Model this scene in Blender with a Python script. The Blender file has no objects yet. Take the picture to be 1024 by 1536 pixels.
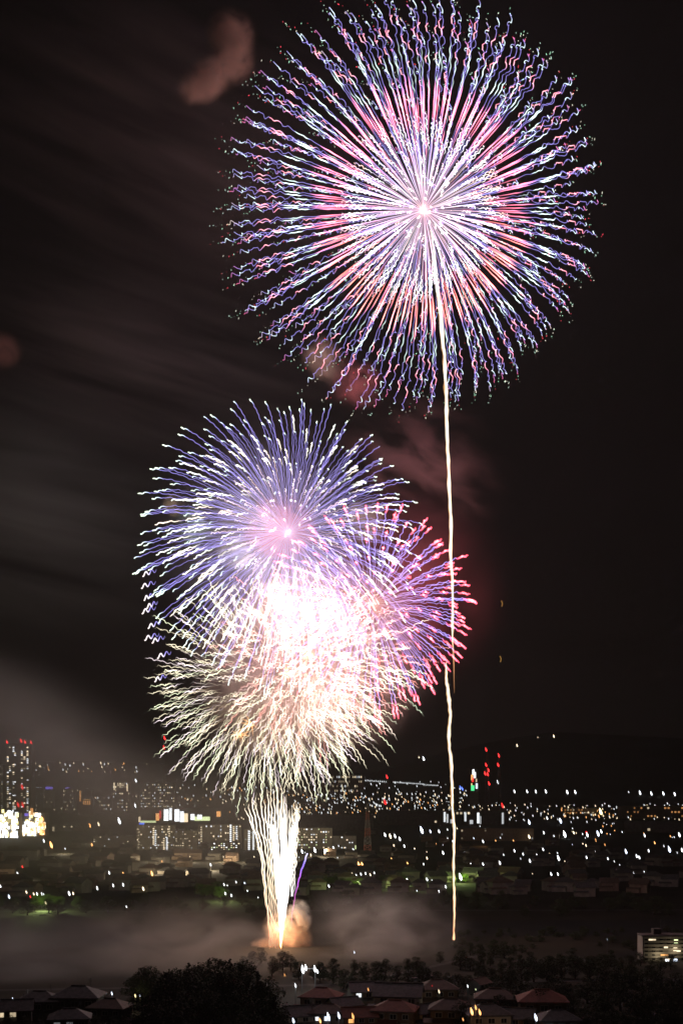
import bpy, bmesh, math, random
import numpy as np
from mathutils import Vector

R = math.radians
F, HY, CH = 1920.0, 1190.0, 84.0          # focal length in photo pixels, horizon row, camera height (m)
scene = bpy.context.scene
COL = scene.collection

# ------------------------------------------------------------------ camera, world, render settings
cam_d = bpy.data.cameras.new('camera')
cam = bpy.data.objects.new('camera', cam_d)
COL.objects.link(cam)
cam.location = (0, 0, CH)
cam.rotation_euler = (R(90), 0, 0)
cam_d.sensor_fit = 'VERTICAL'
cam_d.sensor_height = 36.0
cam_d.lens = 45.0
cam_d.shift_y = (HY - 768) / 1536
cam_d.clip_start = 1.0
cam_d.clip_end = 30000
scene.camera = cam

world = bpy.data.worlds.new('World')
scene.world = world
world.use_nodes = True
bg = world.node_tree.nodes['Background']
bg.inputs[0].default_value = (0.0022, 0.0015, 0.0014, 1)
bg.inputs[1].default_value = 1.0

scene.view_settings.view_transform = 'Standard'
scene.view_settings.look = 'None'
scene.view_settings.exposure = 0
scene.view_settings.gamma = 1
cy = scene.cycles
cy.transparent_max_bounces = 96
cy.max_bounces = 3
cy.diffuse_bounces = 1
cy.glossy_bounces = 1
cy.volume_bounces = 0
cy.sample_clamp_indirect = 0.25
cy.use_denoising = True
cy.filter_width = 1.55
cy.volume_step_rate = 2.0
cy.volume_max_steps = 48


# ------------------------------------------------------------------ helpers
def at(px, py, Y):
    """Photo pixel -> world point at distance Y."""
    return Vector(((px - 512) / F * Y, Y, CH + (HY - py) / F * Y))


def ground_row(Y):
    return float(np.interp(Y, GY, GP))


GY = [300, 700, 1000, 1500, 1800, 2200, 2600, 3000, 3500, 4000, 5000, 6000, 7200]
GP = [1190 + 161280 / 300, 1190 + 161280 / 700, 1190 + 161280 / 1000, 1297.5, 1277, 1254, 1234, 1217, 1200, 1188, 1172, 1160, 1156]
RX = [-900, -200, 0, 120, 250, 380, 470, 560, 640, 740, 830, 940, 1100, 2000]
RP = [1120, 1146, 1143, 1141, 1147, 1160, 1166, 1160, 1136, 1112, 1098, 1104, 1112, 1120]


def ground_z(X, Y):
    if Y <= 1500:
        return 0.0
    py = ground_row(Y)
    if Y > 4000:
        px = 512 + X / Y * F
        t = min(1, (Y - 4000) / 2600)
        py = py + (float(np.interp(px, RX, RP)) - py) * (t * t * (3 - 2 * t))
    return CH + (HY - py) / F * Y


def on_ground(px, py):
    """Ground point seen at a photo pixel (nearest solution)."""
    px = float(px)
    lo = 300.0
    prev = None
    for Y in YS:
        X = (px - 512) / F * Y
        row = HY - (ground_z(X, Y) - CH) / Y * F
        if row <= py:
            return Vector((X, Y, ground_z(X, Y)))
    Y = 6600.0
    X = (px - 512) / F * Y
    return Vector((X, Y, ground_z(X, Y)))


YS = [300 * 1.004 ** k for k in range(780)]


def tag(o, label=None, cat=None, group=None, kind=None):
    if label: o['label'] = label
    if cat: o['category'] = cat
    if group: o['group'] = group
    if kind: o['kind'] = kind
    return o


def empty(name, loc, rz=0.0, scale=1.0):
    o = bpy.data.objects.new(name, None)
    COL.objects.link(o)
    o.location = loc
    o.rotation_euler = (0, 0, rz)
    o.scale = (scale, scale, scale)
    o.empty_display_size = 0.5
    return o


def copy_tree(o, parent=None):
    c = o.copy()
    COL.objects.link(c)
    if parent is not None:
        c.parent = parent
    for ch in list(o.children):
        copy_tree(ch, c)
    return c


def link(name, me, mat, parent=None):
    if mat is not None:
        me.materials.clear()
        me.materials.append(mat)
    o = bpy.data.objects.new(name, me)
    COL.objects.link(o)
    if parent is not None:
        o.parent = parent
    return o


class MB:
    """Collects vertices and faces of one mesh."""
    def __init__(s):
        s.v, s.f = [], []

    def add(s, vs, fs):
        b = len(s.v)
        s.v += [tuple(p) for p in vs]
        s.f += [tuple(i + b for i in f) for f in fs]

    def box(s, x0, x1, y0, y1, z0, z1):
        s.add([(x0, y0, z0), (x1, y0, z0), (x1, y1, z0), (x0, y1, z0), (x0, y0, z1), (x1, y0, z1), (x1, y1, z1), (x0, y1, z1)],
              [(0, 3, 2, 1), (4, 5, 6, 7), (0, 1, 5, 4), (1, 2, 6, 5), (2, 3, 7, 6), (3, 0, 4, 7)])

    def bar(s, a, b, r0, r1=None, n=6):
        r1 = r0 if r1 is None else r1
        a, b = Vector(a), Vector(b)
        t = (b - a).normalized()
        u = t.cross(Vector((0, 1, 0)))
        if u.length < 1e-3: u = t.cross(Vector((1, 0, 0)))
        u.normalize()
        w = t.cross(u)
        vs = []
        for c, r in ((a, r0), (b, r1)):
            for k in range(n):
                q = 2 * math.pi * k / n
                vs.append(c + u * (r * math.cos(q)) + w * (r * math.sin(q)))
        fs = [(k, (k + 1) % n, n + (k + 1) % n, n + k) for k in range(n)]
        fs += [tuple(range(n - 1, -1, -1)), tuple(range(n, 2 * n))]
        s.add(vs, fs)

    def mesh(s, name, smooth=False):
        me = bpy.data.meshes.new(name)
        me.from_pydata(s.v, [], s.f)
        if smooth:
            me.polygons.foreach_set('use_smooth', [True] * len(me.polygons))
        me.update()
        return me

    def build(s, name, mat, parent=None, smooth=False):
        return link(name, s.mesh(name, smooth), mat, parent)


# ------------------------------------------------------------------ materials
def new_mat(name):
    m = bpy.data.materials.new(name)
    m.use_nodes = True
    nt = m.node_tree
    nt.nodes.clear()
    out = nt.nodes.new('ShaderNodeOutputMaterial')
    return m, nt, out


def surface(name, c1, c2, scale=1.0, rough=0.85, detail=6, metal=0.0, bump=0.0):
    m, nt, out = new_mat(name)
    p = nt.nodes.new('ShaderNodeBsdfPrincipled')
    p.inputs['Roughness'].default_value = rough
    p.inputs['Metallic'].default_value = metal
    p.inputs['Specular IOR Level'].default_value = 0.2
    tc = nt.nodes.new('ShaderNodeTexCoord')
    nz = nt.nodes.new('ShaderNodeTexNoise')
    nz.inputs['Scale'].default_value = scale
    nz.inputs['Detail'].default_value = detail
    nt.links.new(tc.outputs['Object'], nz.inputs['Vector'])
    cr = nt.nodes.new('ShaderNodeValToRGB')
    cr.color_ramp.elements[0].color = (*c1, 1)
    cr.color_ramp.elements[1].color = (*c2, 1)
    cr.color_ramp.elements[0].position = 0.35
    cr.color_ramp.elements[1].position = 0.68
    nt.links.new(nz.outputs['Fac'], cr.inputs[0])
    nt.links.new(cr.outputs[0], p.inputs['Base Color'])
    if bump:
        b = nt.nodes.new('ShaderNodeBump')
        b.inputs['Strength'].default_value = bump
        nt.links.new(nz.outputs['Fac'], b.inputs['Height'])
        nt.links.new(b.outputs[0], p.inputs['Normal'])
    nt.links.new(p.outputs[0], out.inputs['Surface'])
    return m


def lamp_mat(name, col, strength):
    m, nt, out = new_mat(name)
    e = nt.nodes.new('ShaderNodeEmission')
    e.inputs[0].default_value = (*col, 1)
    e.inputs[1].default_value = strength
    nt.links.new(e.outputs[0], out.inputs['Surface'])
    m.cycles.emission_sampling = 'NONE'
    return m


def spark_mat():
    """Burning stars: glowing gas, thickest along its middle, colour carried by the star's composition."""
    m, nt, out = new_mat('burning_stars')
    at_ = nt.nodes.new('ShaderNodeAttribute')
    at_.attribute_name = 'glow'
    lw = nt.nodes.new('ShaderNodeLayerWeight')
    lw.inputs[0].default_value = 0.5
    sub = nt.nodes.new('ShaderNodeMath'); sub.operation = 'SUBTRACT'
    sub.inputs[0].default_value = 1.0
    nt.links.new(lw.outputs['Facing'], sub.inputs[1])
    pw = nt.nodes.new('ShaderNodeMath'); pw.operation = 'POWER'
    nt.links.new(sub.outputs[0], pw.inputs[0]); pw.inputs[1].default_value = 2.0
    e = nt.nodes.new('ShaderNodeEmission')
    nt.links.new(at_.outputs['Color'], e.inputs[0])
    nt.links.new(pw.outputs[0], e.inputs[1])
    t = nt.nodes.new('ShaderNodeBsdfTransparent')
    a = nt.nodes.new('ShaderNodeAddShader')
    nt.links.new(e.outputs[0], a.inputs[0])
    nt.links.new(t.outputs[0], a.inputs[1])
    nt.links.new(a.outputs[0], out.inputs['Surface'])
    m.cycles.emission_sampling = 'NONE'
    return m


SPARK = spark_mat()
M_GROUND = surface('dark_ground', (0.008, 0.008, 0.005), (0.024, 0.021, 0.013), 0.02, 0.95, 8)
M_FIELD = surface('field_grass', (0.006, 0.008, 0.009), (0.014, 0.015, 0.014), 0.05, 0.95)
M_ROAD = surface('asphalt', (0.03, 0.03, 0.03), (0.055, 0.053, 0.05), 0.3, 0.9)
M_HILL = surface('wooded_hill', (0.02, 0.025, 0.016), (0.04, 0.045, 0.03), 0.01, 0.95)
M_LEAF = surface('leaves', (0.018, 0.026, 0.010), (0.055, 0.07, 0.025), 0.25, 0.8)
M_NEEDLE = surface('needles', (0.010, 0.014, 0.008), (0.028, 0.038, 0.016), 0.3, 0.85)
M_BARK = surface('bark', (0.03, 0.022, 0.016), (0.08, 0.06, 0.045), 2.0, 0.95)
M_CONC = surface('grey_concrete', (0.26, 0.25, 0.22), (0.36, 0.34, 0.30), 0.15, 0.9)
M_CREAM = surface('cream_render', (0.36, 0.33, 0.27), (0.48, 0.45, 0.37), 0.2, 0.9)
M_DARKW = surface('dark_cladding', (0.07, 0.065, 0.06), (0.13, 0.12, 0.11), 0.2, 0.85)
M_WHITEW = surface('white_render', (0.55, 0.53, 0.50), (0.68, 0.66, 0.62), 0.4, 0.85)
M_BROWNW = surface('brown_siding', (0.16, 0.11, 0.08), (0.24, 0.18, 0.13), 0.4, 0.85)
M_ROOFR = surface('red_roof_tiles', (0.15, 0.05, 0.035), (0.24, 0.085, 0.06), 1.2, 0.75, bump=0.3)
M_ROOFG = surface('grey_roof_tiles', (0.045, 0.044, 0.046), (0.10, 0.095, 0.095), 1.2, 0.7, bump=0.3)
M_ROOFB = surface('brown_roof_tiles', (0.07, 0.05, 0.04), (0.13, 0.09, 0.07), 1.2, 0.75, bump=0.3)
M_STEEL = surface('painted_steel', (0.10, 0.10, 0.10), (0.18, 0.18, 0.18), 0.8, 0.55)
M_REDST = surface('red_painted_steel', (0.40, 0.05, 0.03), (0.50, 0.07, 0.05), 0.5, 0.6)
M_WHTST = surface('white_painted_steel', (0.60, 0.60, 0.58), (0.72, 0.72, 0.70), 0.5, 0.6)
M_GLASS = surface('dark_window_glass', (0.02, 0.022, 0.026), (0.035, 0.037, 0.04), 0.5, 0.15)
M_CAR = surface('white_car_paint', (0.66, 0.66, 0.64), (0.74, 0.74, 0.72), 0.7, 0.35)
M_TYRE = surface('tyre_rubber', (0.02, 0.02, 0.02), (0.035, 0.035, 0.035), 2, 0.9)

COLR = dict(white=(0.92, 0.97, 1.0), warm=(1.0, 0.80, 0.52), cool=(0.72, 0.82, 1.0), orange=(1.0, 0.45, 0.14), red=(1.0, 0.03, 0.03),
            blue=(0.12, 0.22, 1.0), green=(0.1, 1.0, 0.35), violet=(0.28, 0.20, 1.0), yellow=(1.0, 0.85, 0.35), lime=(0.85, 1.0, 0.5), leaflight=(0.75, 1.0, 0.32))
LM = {}


def LMAT(c, s):
    k = (c, s)
    if k not in LM:
        LM[k] = lamp_mat('lit_%s_%s' % (c, str(s).replace('.', '_')), COLR[c], s)
    return LM[k]


def point(name, loc, col, watts, radius=1.0, parent=None):
    d = bpy.data.lights.new(name, 'POINT')
    d.color = col
    d.energy = watts
    d.shadow_soft_size = radius
    o = bpy.data.objects.new(name, d)
    COL.objects.link(o)
    o.location = loc
    if parent is not None:
        o.parent = parent
    return o


# ------------------------------------------------------------------ the ground
def make_ground():
    ys = list(np.concatenate([np.linspace(-120, 1500, 28), np.geomspace(1540, 7200, 60)]))
    us = np.linspace(-1, 1, 61)
    vs, fs = [], []
    for Y in ys:
        for u in us:
            X = u * 3200
            z = ground_z(X, max(Y, 300))
            if Y > 1600:
                z += 3.0 * math.sin(X * 0.011 + Y * 0.004) * min(1, (Y - 1600) / 2500)
            vs.append((X, Y, z))
    n = len(us)
    for i in range(len(ys) - 1):
        for j in range(n - 1):
            fs.append((i * n + j, i * n + j + 1, (i + 1) * n + j + 1, (i + 1) * n + j))
    m = MB(); m.v, m.f = vs, fs
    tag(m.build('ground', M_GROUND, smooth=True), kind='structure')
    f = MB()
    a, b = at(700, 0, 800), at(1500, 0, 800)
    f.add([(60, 752, 0.02), (520, 770, 0.02), (540, 862, 0.02), (70, 842, 0.02)], [(0, 1, 2, 3)])
    tag(f.build('field', M_FIELD), kind='structure')
    r = MB()
    for (x0, y0, x1, y1, w) in [(-420, 905, 560, 930, 7), (-200, 540, 210, 585, 5), (20, 585, 90, 690, 4), (-480, 1230, 620, 1250, 9)]:
        d = Vector((x1 - x0, y1 - y0, 0)).normalized(); nrm = Vector((-d.y, d.x, 0)) * (w / 2)
        A, B = Vector((x0, y0, 0.05)), Vector((x1, y1, 0.05))
        r.add([A - nrm, B - nrm, B + nrm, A + nrm], [(0, 1, 2, 3)])
    tag(r.build('road', M_ROAD), kind='structure')


make_ground()

# ------------------------------------------------------------------ fireworks
MPP = 700 / F      # metres per photo pixel at the fireworks' distance


def tube_arrays(pts, rad, col, n=5):
    """pts (k,3), rad (k,), col (k,3) -> verts, faces, colours of one tapered tube."""
    pts = np.asarray(pts, float)
    k = len(pts)
    t = np.gradient(pts, axis=0)
    t /= np.linalg.norm(t, axis=1)[:, None] + 1e-9
    ref = np.array([0.21, 0.93, 0.3])
    u = np.cross(t, ref); ul = np.linalg.norm(u, axis=1)
    u /= ul[:, None] + 1e-9
    w = np.cross(t, u)
    q = np.arange(n) * 2 * np.pi / n
    ring = u[:, None, :] * np.cos(q)[None, :, None] + w[:, None, :] * np.sin(q)[None, :, None]
    V = (pts[:, None, :] + ring * np.asarray(rad)[:, None, None]).reshape(-1, 3)
    C = np.repeat(np.asarray(col), n, axis=0)
    i = np.arange(k - 1)[:, None] * n; j = np.arange(n)[None, :]
    Fq = np.stack([i + j, i + (j + 1) % n, i + n + (j + 1) % n, i + n + j], axis=-1).reshape(-1, 4)
    return V, Fq, C


def glow_mesh(name, tubes):
    Vs, Fs, Cs, b = [], [], [], 0
    for V, Fq, C in tubes:
        Vs.append(V); Fs.append(Fq + b); Cs.append(C); b += len(V)
    V = np.concatenate(Vs); Fq = np.concatenate(Fs); C = np.concatenate(Cs)
    me = bpy.data.meshes.new(name)
    me.vertices.add(len(V)); me.vertices.foreach_set('co', V.astype(np.float32).ravel())
    me.loops.add(Fq.size); me.loops.foreach_set('vertex_index', Fq.astype(np.int32).ravel())
    me.polygons.add(len(Fq))
    me.polygons.foreach_set('loop_start', np.arange(0, Fq.size, 4, dtype=np.int32))
    me.polygons.foreach_set('use_smooth', np.ones(len(Fq), bool))
    a = me.attributes.new('glow', 'FLOAT_COLOR', 'POINT')
    a.data.foreach_set('color', np.concatenate([C, np.ones((len(C), 1))], axis=1).astype(np.float32).ravel())
    me.update(calc_edges=True)
    return me


def sway(s, amp, seed=0, f0=7.0):
    """Gusts that push all stars of a burst the same way at the same time (px)."""
    p = 2 * np.pi
    tri = lambda x: 2 / np.pi * np.arcsin(np.sin(x))
    x = 0.55 * tri(p * f0 * s + 0.4 + seed) + 0.35 * np.sin(p * f0 * 1.63 * s + 2.1 + seed) + 0.22 * np.sin(p * f0 * 2.9 * s + seed * 2)
    z = 0.75 * tri(p * f0 * 1.08 * s + 1.7 + seed) + 0.45 * np.sin(p * f0 * 1.9 * s + 0.6 + seed) + 0.25 * np.sin(p * f0 * 3.3 * s + seed)
    return amp * x, amp * z


def keys(fr, ks, fine=1.0):
    """ks: list of (fraction, (r,g,b), strength, radius_px) -> colours*strength and radii along fr."""
    f = np.array([k[0] for k in ks])
    rgb = np.stack([np.interp(fr, f, [k[1][c] * k[2] for k in ks]) for c in range(3)], axis=1)
    rad = np.interp(fr, f, [k[3] for k in ks])
    return rgb, rad * fine


def directions(n, rng, jit=0.12):
    """Evenly spread but irregular directions: random ones that push each other apart."""
    d = rng.normal(0, 1, (n, 3)); d /= np.linalg.norm(d, axis=1)[:, None]
    for it in range(10):
        v = d[:, None, :] - d[None, :, :]
        q = (v ** 2).sum(-1) + np.eye(n)
        f = (v / q[..., None] ** 2 * np.exp(-q * n / 16)[..., None]).sum(1)
        L = np.linalg.norm(f, axis=1)[:, None] + 1e-9
        d += f / L * np.minimum(L * 1e-3, .35 / math.sqrt(n))
        d /= np.linalg.norm(d, axis=1)[:, None]
    return d


def layer(n, Rpx, keyfn, seed, k=2.2, drift=(0, 0), grav=0.0, amp=3.5, f0=7.0, ramp=(-1.0, -.5), rj=0.04, s0=0.0, seg=80, jit=0.12, ember=None, smax=1.0, sseed=0, keep=None, scatter=0.0, s0r=0.0, fine=1.0):
    """Star trails of one shell; lengths in photo px, returned in metres about the shell's centre."""
    rng = np.random.default_rng(seed)
    out = []
    embers = []
    for d in directions(n, rng, jit):
        if keep is not None and not keep(d):
            continue
        sm = smax * (1 - abs(rng.normal(0, 0.05)))
        sa = s0 + rng.uniform(0, s0r)
        sb = min(sm, sa + rng.uniform(.22, .5)) if s0r and rng.random() < .6 else sm
        s = np.linspace(sa, sb, seg)
        Rr = Rpx * (1 + rj * float(np.clip(rng.normal(), -2.5, 1.2)))
        so = rng.normal(0, scatter, 3) if scatter else np.zeros(3)
        fr = (1 - np.exp(-k * s)) / (1 - math.exp(-k))
        ox, oz = sway(s, amp, sseed)
        rm = np.clip((s - ramp[0]) / (ramp[1] - ramp[0]), .12, 1); ox = ox * rm; oz = oz * rm
        X = d[0] * Rr * fr + drift[0] * s ** 1.5 + ox
        Yd = d[1] * Rr * fr
        Z = d[2] * Rr * fr - (drift[1] * s ** 1.5 + grav * s * s) + oz
        ks = keyfn(rng, d)
        rgb, rad = keys(fr, ks, fine)
        if s0r:
            v = np.linspace(0, 1, seg); env = np.clip(np.minimum(v / .25, (1 - v) / .18), .12, 1)
            rgb = rgb * (env * (1.25 if sb < sm else 1.0))[:, None]; rad = rad * (.5 + .5 * env)
        P = (np.stack([X, Yd, Z], axis=1) + so) * MPP
        out.append((math.hypot(P[-1][0] - P[0][0], P[-1][2] - P[0][2]), tube_arrays(P, rad * MPP, rgb)))
        if ember:
            for q in range(rng.integers(2, 6)):
                ss = sm + 0.03 + 0.05 * q + rng.uniform(0, 0.03)
                ff = (1 - math.exp(-k * ss)) / (1 - math.exp(-k))
                e = np.array([d[0] * Rr * ff + drift[0] * ss ** 1.5, d[1] * Rr * ff, d[2] * Rr * ff - drift[1] * ss ** 1.5 - grav * ss * ss])
                e += rng.normal(0, 2.2, 3)
                c = np.array(ember(rng)) * rng.uniform(0.5, 1.3)
                L = np.array([rng.normal(0, .5), 0, rng.normal(0, .6) - .7])
                pp = np.stack([e - L, e - L * .3, e + L * .3, e + L]) * MPP
                embers.append(tube_arrays(pp, np.array([.05, .6, .6, .05]) * MPP, np.repeat(c[None], 4, 0)))
    return out, embers


def burst(name, label, cx, cyy, Y, layers, group=None):
    root = empty(name, at(cx, cyy, Y))
    tag(root, label, 'firework', group)
    for part, (trails, embers) in layers:
        trails.sort(key=lambda a: -a[0])
        for _, t in trails[:100]:
            link(part, glow_mesh(part, [t]), SPARK, root)
        if len(trails) > 100:
            o = link(part + '_mass', glow_mesh(part, [t for _, t in trails[100:]]), SPARK, root)
            o['kind'] = 'stuff'
        if embers:
            o = link('dying_embers', glow_mesh('embers', embers), SPARK, root)
            o['kind'] = 'stuff'
    return root


LAV, PUR, WHT, CYA = (0.80, 0.62, 1.0), (0.40, 0.34, 1.0), (1, 1, 1), (0.78, 1.0, 0.95)
PNK, RED, ORG, GLD = (1.0, 0.30, 0.52), (1.0, 0.13, 0.20), (1.0, 0.38, 0.16), (1.0, 0.78, 0.42)


def k_outer(rng, d):
    j = rng.normal(0, 0.012)
    flash = (1.0, .22, .36) if d[2] > -0.3 else (1.0, 0.24, 0.22)
    fs = rng.uniform(1.0, 2.0) * (0.55 + 0.65 * abs(d[2]))
    cs = rng.uniform(0.5, 1.3) * (0.55 + 0.75 * abs(d[0]))
    e = [RED, CYA, RED, GLD][rng.integers(0, 4)]
    fs *= 1 - .6 * d[1] ** 2
    b = float(np.clip(rng.lognormal(-.1, .7), .25, 3.0))
    t = rng.uniform(.8, 1.15)
    return [(0.0, (1, .6, .7), .14, .3), (.05, (1, .62, .85), .16, .35), (.18, [(1, .72, .9), LAV, WHT][rng.integers(0, 3)], .42 * b, .42 + .08 * b), (.34, PUR, .55 * b, .46 + .08 * b), (.42 + j, PUR, .6, .56), (.46 + j, flash, 1.2 * fs, .9 * t),
            (.56 + j, flash, 2.2 * fs, 1.4 * t), (.62 + j, PUR, .66, .62), (.67 + j, PUR, .66, .6), (.695 + j, CYA, 1.5 * cs, 1.1 * t), (.735 + j, CYA, 1.3 * cs, .95 * t),
            (.76 + j, PUR, .66, .6), (.83 + j, PUR, .72, .58), (.85 + j, (1, .40, .45), 1.7, 1.1), (.87 + j, (1, .3, .4), 1.2, .9), (.89 + j, PUR, .7, .58), (.935 + j, PUR, .7, .56),
            (.95 + j, CYA, 1.2, .85), (.968 + j, PUR, .75, .55), (1.0, e, .9, .6)]


def k_pistil(rng, d):
    c = [(1, .5, .72), LAV, (1, .72, .74), (1, .6, .85)][rng.integers(0, 4)]
    e = [(1, .9, .9), (1, .55, .45), (.9, 1, .95)][rng.integers(0, 3)]
    b = float(np.clip(rng.lognormal(-.1, .8), .2, 3.5))
    return [(0.0, (1, .5, .4), .12, .35), (.15, c, .17 * b, .34 + .08 * b), (.5, c, .42 * b, .42 + .1 * b), (.74, c, .7 * b, .6), (.8, WHT, 1.0, .75), (.9, e, 1.3, .95), (.96, c, .8, .65), (1.0, e, .9, .5)]


def ember_col(rng):
    return [(.45, .9, .6), (.9, .9, .7), (1, .08, .12), (.5, .75, .6)][rng.integers(0, 4)]


b1 = burst('firework_burst', 'largest round burst, violet and pink rays with zigzag tips, highest in the sky', 635, 315, 700, [
    ('star_trail', layer(380, 283, k_outer, 11, fine=.8, rj=.03, drift=(-24, 2), grav=4, amp=3.1, f0=7.5, ember=ember_col, seg=130, sseed=0.3, ramp=(.33, .58))),
    ('pistil_trail', layer(340, 128, k_pistil, 12, fine=.9, k=2.0, drift=(-8, 0), grav=4, amp=1.8, f0=8, seg=70, sseed=1.1, ramp=(.4, .7), rj=.07)),
])
# the bursting charge at its heart
def shell_lights(parent, col, watts, Rpx, n, seed):
    rg = np.random.default_rng(seed)
    for d in directions(n, rg, .15):
        point('burst_light', tuple(d * Rpx * MPP * np.array([1, .6, 1])), col, watts / n, 3.0, parent)


def heart(parent, c, r, n, seed, at_px=(0, 0)):
    rng = np.random.default_rng(seed); tubes = []
    for d in directions(n, rng, .3):
        L = r * rng.uniform(.4, 1.0)
        P = np.linspace(0.05, 1, 6)[:, None] * d[None] * L * MPP + np.array([at_px[0], 0, at_px[1]]) * MPP
        tubes.append(tube_arrays(P, np.array([.5, .9, .9, .8, .6, .2]) * MPP, np.linspace(1.0, .3, 6)[:, None] * np.array(c)[None]))
    o = link('bursting_charge', glow_mesh('heart', tubes), SPARK, parent); o['kind'] = 'stuff'
heart(b1, (1.0, .45, .25), 16, 34, 5)
shell_lights(b1, (1.0, 0.76, 0.78), 400e3, 120, 6, 1)


def k_willow(rng, d):
    return [(0, (.9, .7, 1), .08, .3), (.2, (.62, .5, 1), .22, .5), (.6, PUR, .50, .54), (.93, PUR, .74, .62), (.965, CYA, 1.5, 1.05), (.99, (.85, 1, .75), 1.7, 1.25), (1, (.85, 1, .75), .8, .5)]


def k_willow_in(rng, d):
    w = [(1, .95, .8), (.95, 1, .9), (1, .85, .7)][rng.integers(0, 3)]
    return [(0, (.9, .7, 1), .08, .3), (.2, (.62, .5, 1), .22, .5), (.78, PUR, .52, .55), (.83, w, .9, 1.0), (.93, w, 1.5, 1.45), (.99, w, 1.1, 1.0), (1, w, .5, .3)]


def k_pinkcore(rng, d):
    return [(0, (1, .6, .6), .05, .3), (.5, (1, .6, .72), .16, .5), (.85, (1, .7, .75), .5, .75), (1, (1, .85, .85), .8, .8)]


b2 = burst('firework_burst', 'violet willow burst with pale green white tips, upper one of the lower cluster', 432, 798, 702, [
    ('star_trail', layer(330, 212, k_willow, 21, fine=.88, k=1.7, drift=(-16, 6), grav=20, amp=1.0, f0=9, seg=60, rj=.06, sseed=2.0, jit=.3)),
    ('inner_star_trail', layer(230, 172, k_willow_in, 22, fine=.88, k=1.7, drift=(-12, 5), grav=18, amp=1.0, f0=9, seg=60, rj=.12, sseed=2.0, jit=.3)),
    ('pistil_trail', layer(110, 105, k_pinkcore, 23, k=2, grav=6, amp=1.5, f0=8, seg=40, rj=.12, sseed=1.0)),
])
shell_lights(b2, (1.0, 0.82, 0.84), 220e3, 110, 6, 2)


def k_redtip(rng, d):
    return [(0, (1, .5, .4), .15, .35), (.12, (1, .55, .5), .2, .5), (.35, (.62, .45, 1), .4, .65), (.6, (.45, .36, 1), .8, .6), (.86, (.42, .34, 1), .95, .66), (.885, (1, .06, .12), 1.5, 1.6),
            (.93, (1, .16, .2), 3.2, 1.95), (.97, (1, .08, .13), 2.6, 1.6), (1, RED, .9, .7)]


b3 = burst('firework_burst', 'violet burst with glowing red tips, beside the thin rising comet trail', 558, 906, 690, [
    ('star_trail', layer(215, 156, k_redtip, 31, k=1.7, drift=(-2, 0), grav=14, amp=1.3, f0=10, seg=60, rj=.05, sseed=4.0, jit=.3)),
])
shell_lights(b3, (1.0, 0.16, 0.18), 110e3, 90, 4, 3)


def k_peach(rng, d):
    c = [(1, .52, .42), (1, .62, .60), (1, .72, .52)][rng.integers(0, 3)]
    e = [(1, .35, .3), (.85, 1, .7), (1, .85, .7), (1, .5, .45)][rng.integers(0, 4)]
    b = rng.uniform(.4, 1.7)
    return [(0, (1, .6, .4), .05, .35), (.3, c, .13 * b, .46), (.6, c, .36 * b, .58), (.84, e, .9 * b, .78), (.96, e, .8, .65), (1, e, .4, .35)]


def k_gold(rng, d):
    c = [(1, .74, .46), (1, .88, .68), (1, .80, .86)][rng.integers(0, 3)]
    e = [(.94, 1, .66), (1, .90, .64), (1, .84, .88), (1, .88, .62)][rng.integers(0, 4)]
    b = rng.uniform(.5, 1.5)
    return [(0, (1, .55, .25), .12, .4), (.25, (1, .55, .32), .18 * b, .45), (.6, c, .42 * b, .55), (.8, e, .9 * b, .75), (.93, e, 1.0, .7), (1, e, .4, .35)]


b4 = burst('firework_burst', 'peach and white dense burst in the middle of the lower cluster', 462, 984, 706, [
    ('star_trail', layer(340, 150, k_peach, 41, fine=.85, scatter=12, s0=.08, s0r=.5, k=1.6, grav=14, amp=2.0, f0=9, seg=56, rj=.16, sseed=5.0, jit=.3)),
    ('pistil_trail', layer(220, 112, k_peach, 42, fine=.85, scatter=16, s0=.08, s0r=.5, k=1.8, grav=10, amp=2.2, f0=9, seg=44, rj=.3, sseed=6.0, jit=.3)),
])
heart(b4, (.6, .3, .12), 30, 30, 6)
shell_lights(b4, (1.0, 0.76, 0.66), 240e3, 100, 6, 4)

b5 = burst('firework_burst', 'golden white burst with crackling bent rays, lowest one above the city', 398, 1030, 698, [
    ('star_trail', layer(680, 168, k_gold, 51, fine=.76, k=1.6, drift=(0, 0), grav=12, amp=1.45, f0=9, s0=.2, s0r=.5, scatter=9, seg=44, rj=.12, sseed=7.0, jit=.3)),
])
for q, (hx, hy) in enumerate([(-20, -56), (-38, -72), (32, 22)]):
    heart(b5, (.9, .4, .14), 20, 22, 7 + q, (hx, hy))

b6 = burst('firework_burst', 'small cream burst with pink sparks, just left of the red tipped burst', 518, 984, 694, [
    ('star_trail', layer(280, 112, k_peach, 61, fine=.85, scatter=14, s0=.08, s0r=.5, k=1.5, drift=(6, 0), grav=14, amp=2.0, f0=9, seg=46, rj=.15, sseed=8.0)),
])
b7 = burst('firework_burst', 'lowest left shower of falling cream streaks, dropping towards the fountain', 462, 1052, 704, [
    ('star_trail', layer(230, 122, k_gold, 71, fine=.8, k=1.5, drift=(0, 10), grav=20, s0=.2, s0r=.5, scatter=16, amp=1.5, f0=8, seg=46, rj=.15, sseed=9.0, keep=lambda d: d[2] < 0.3)),
])


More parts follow.
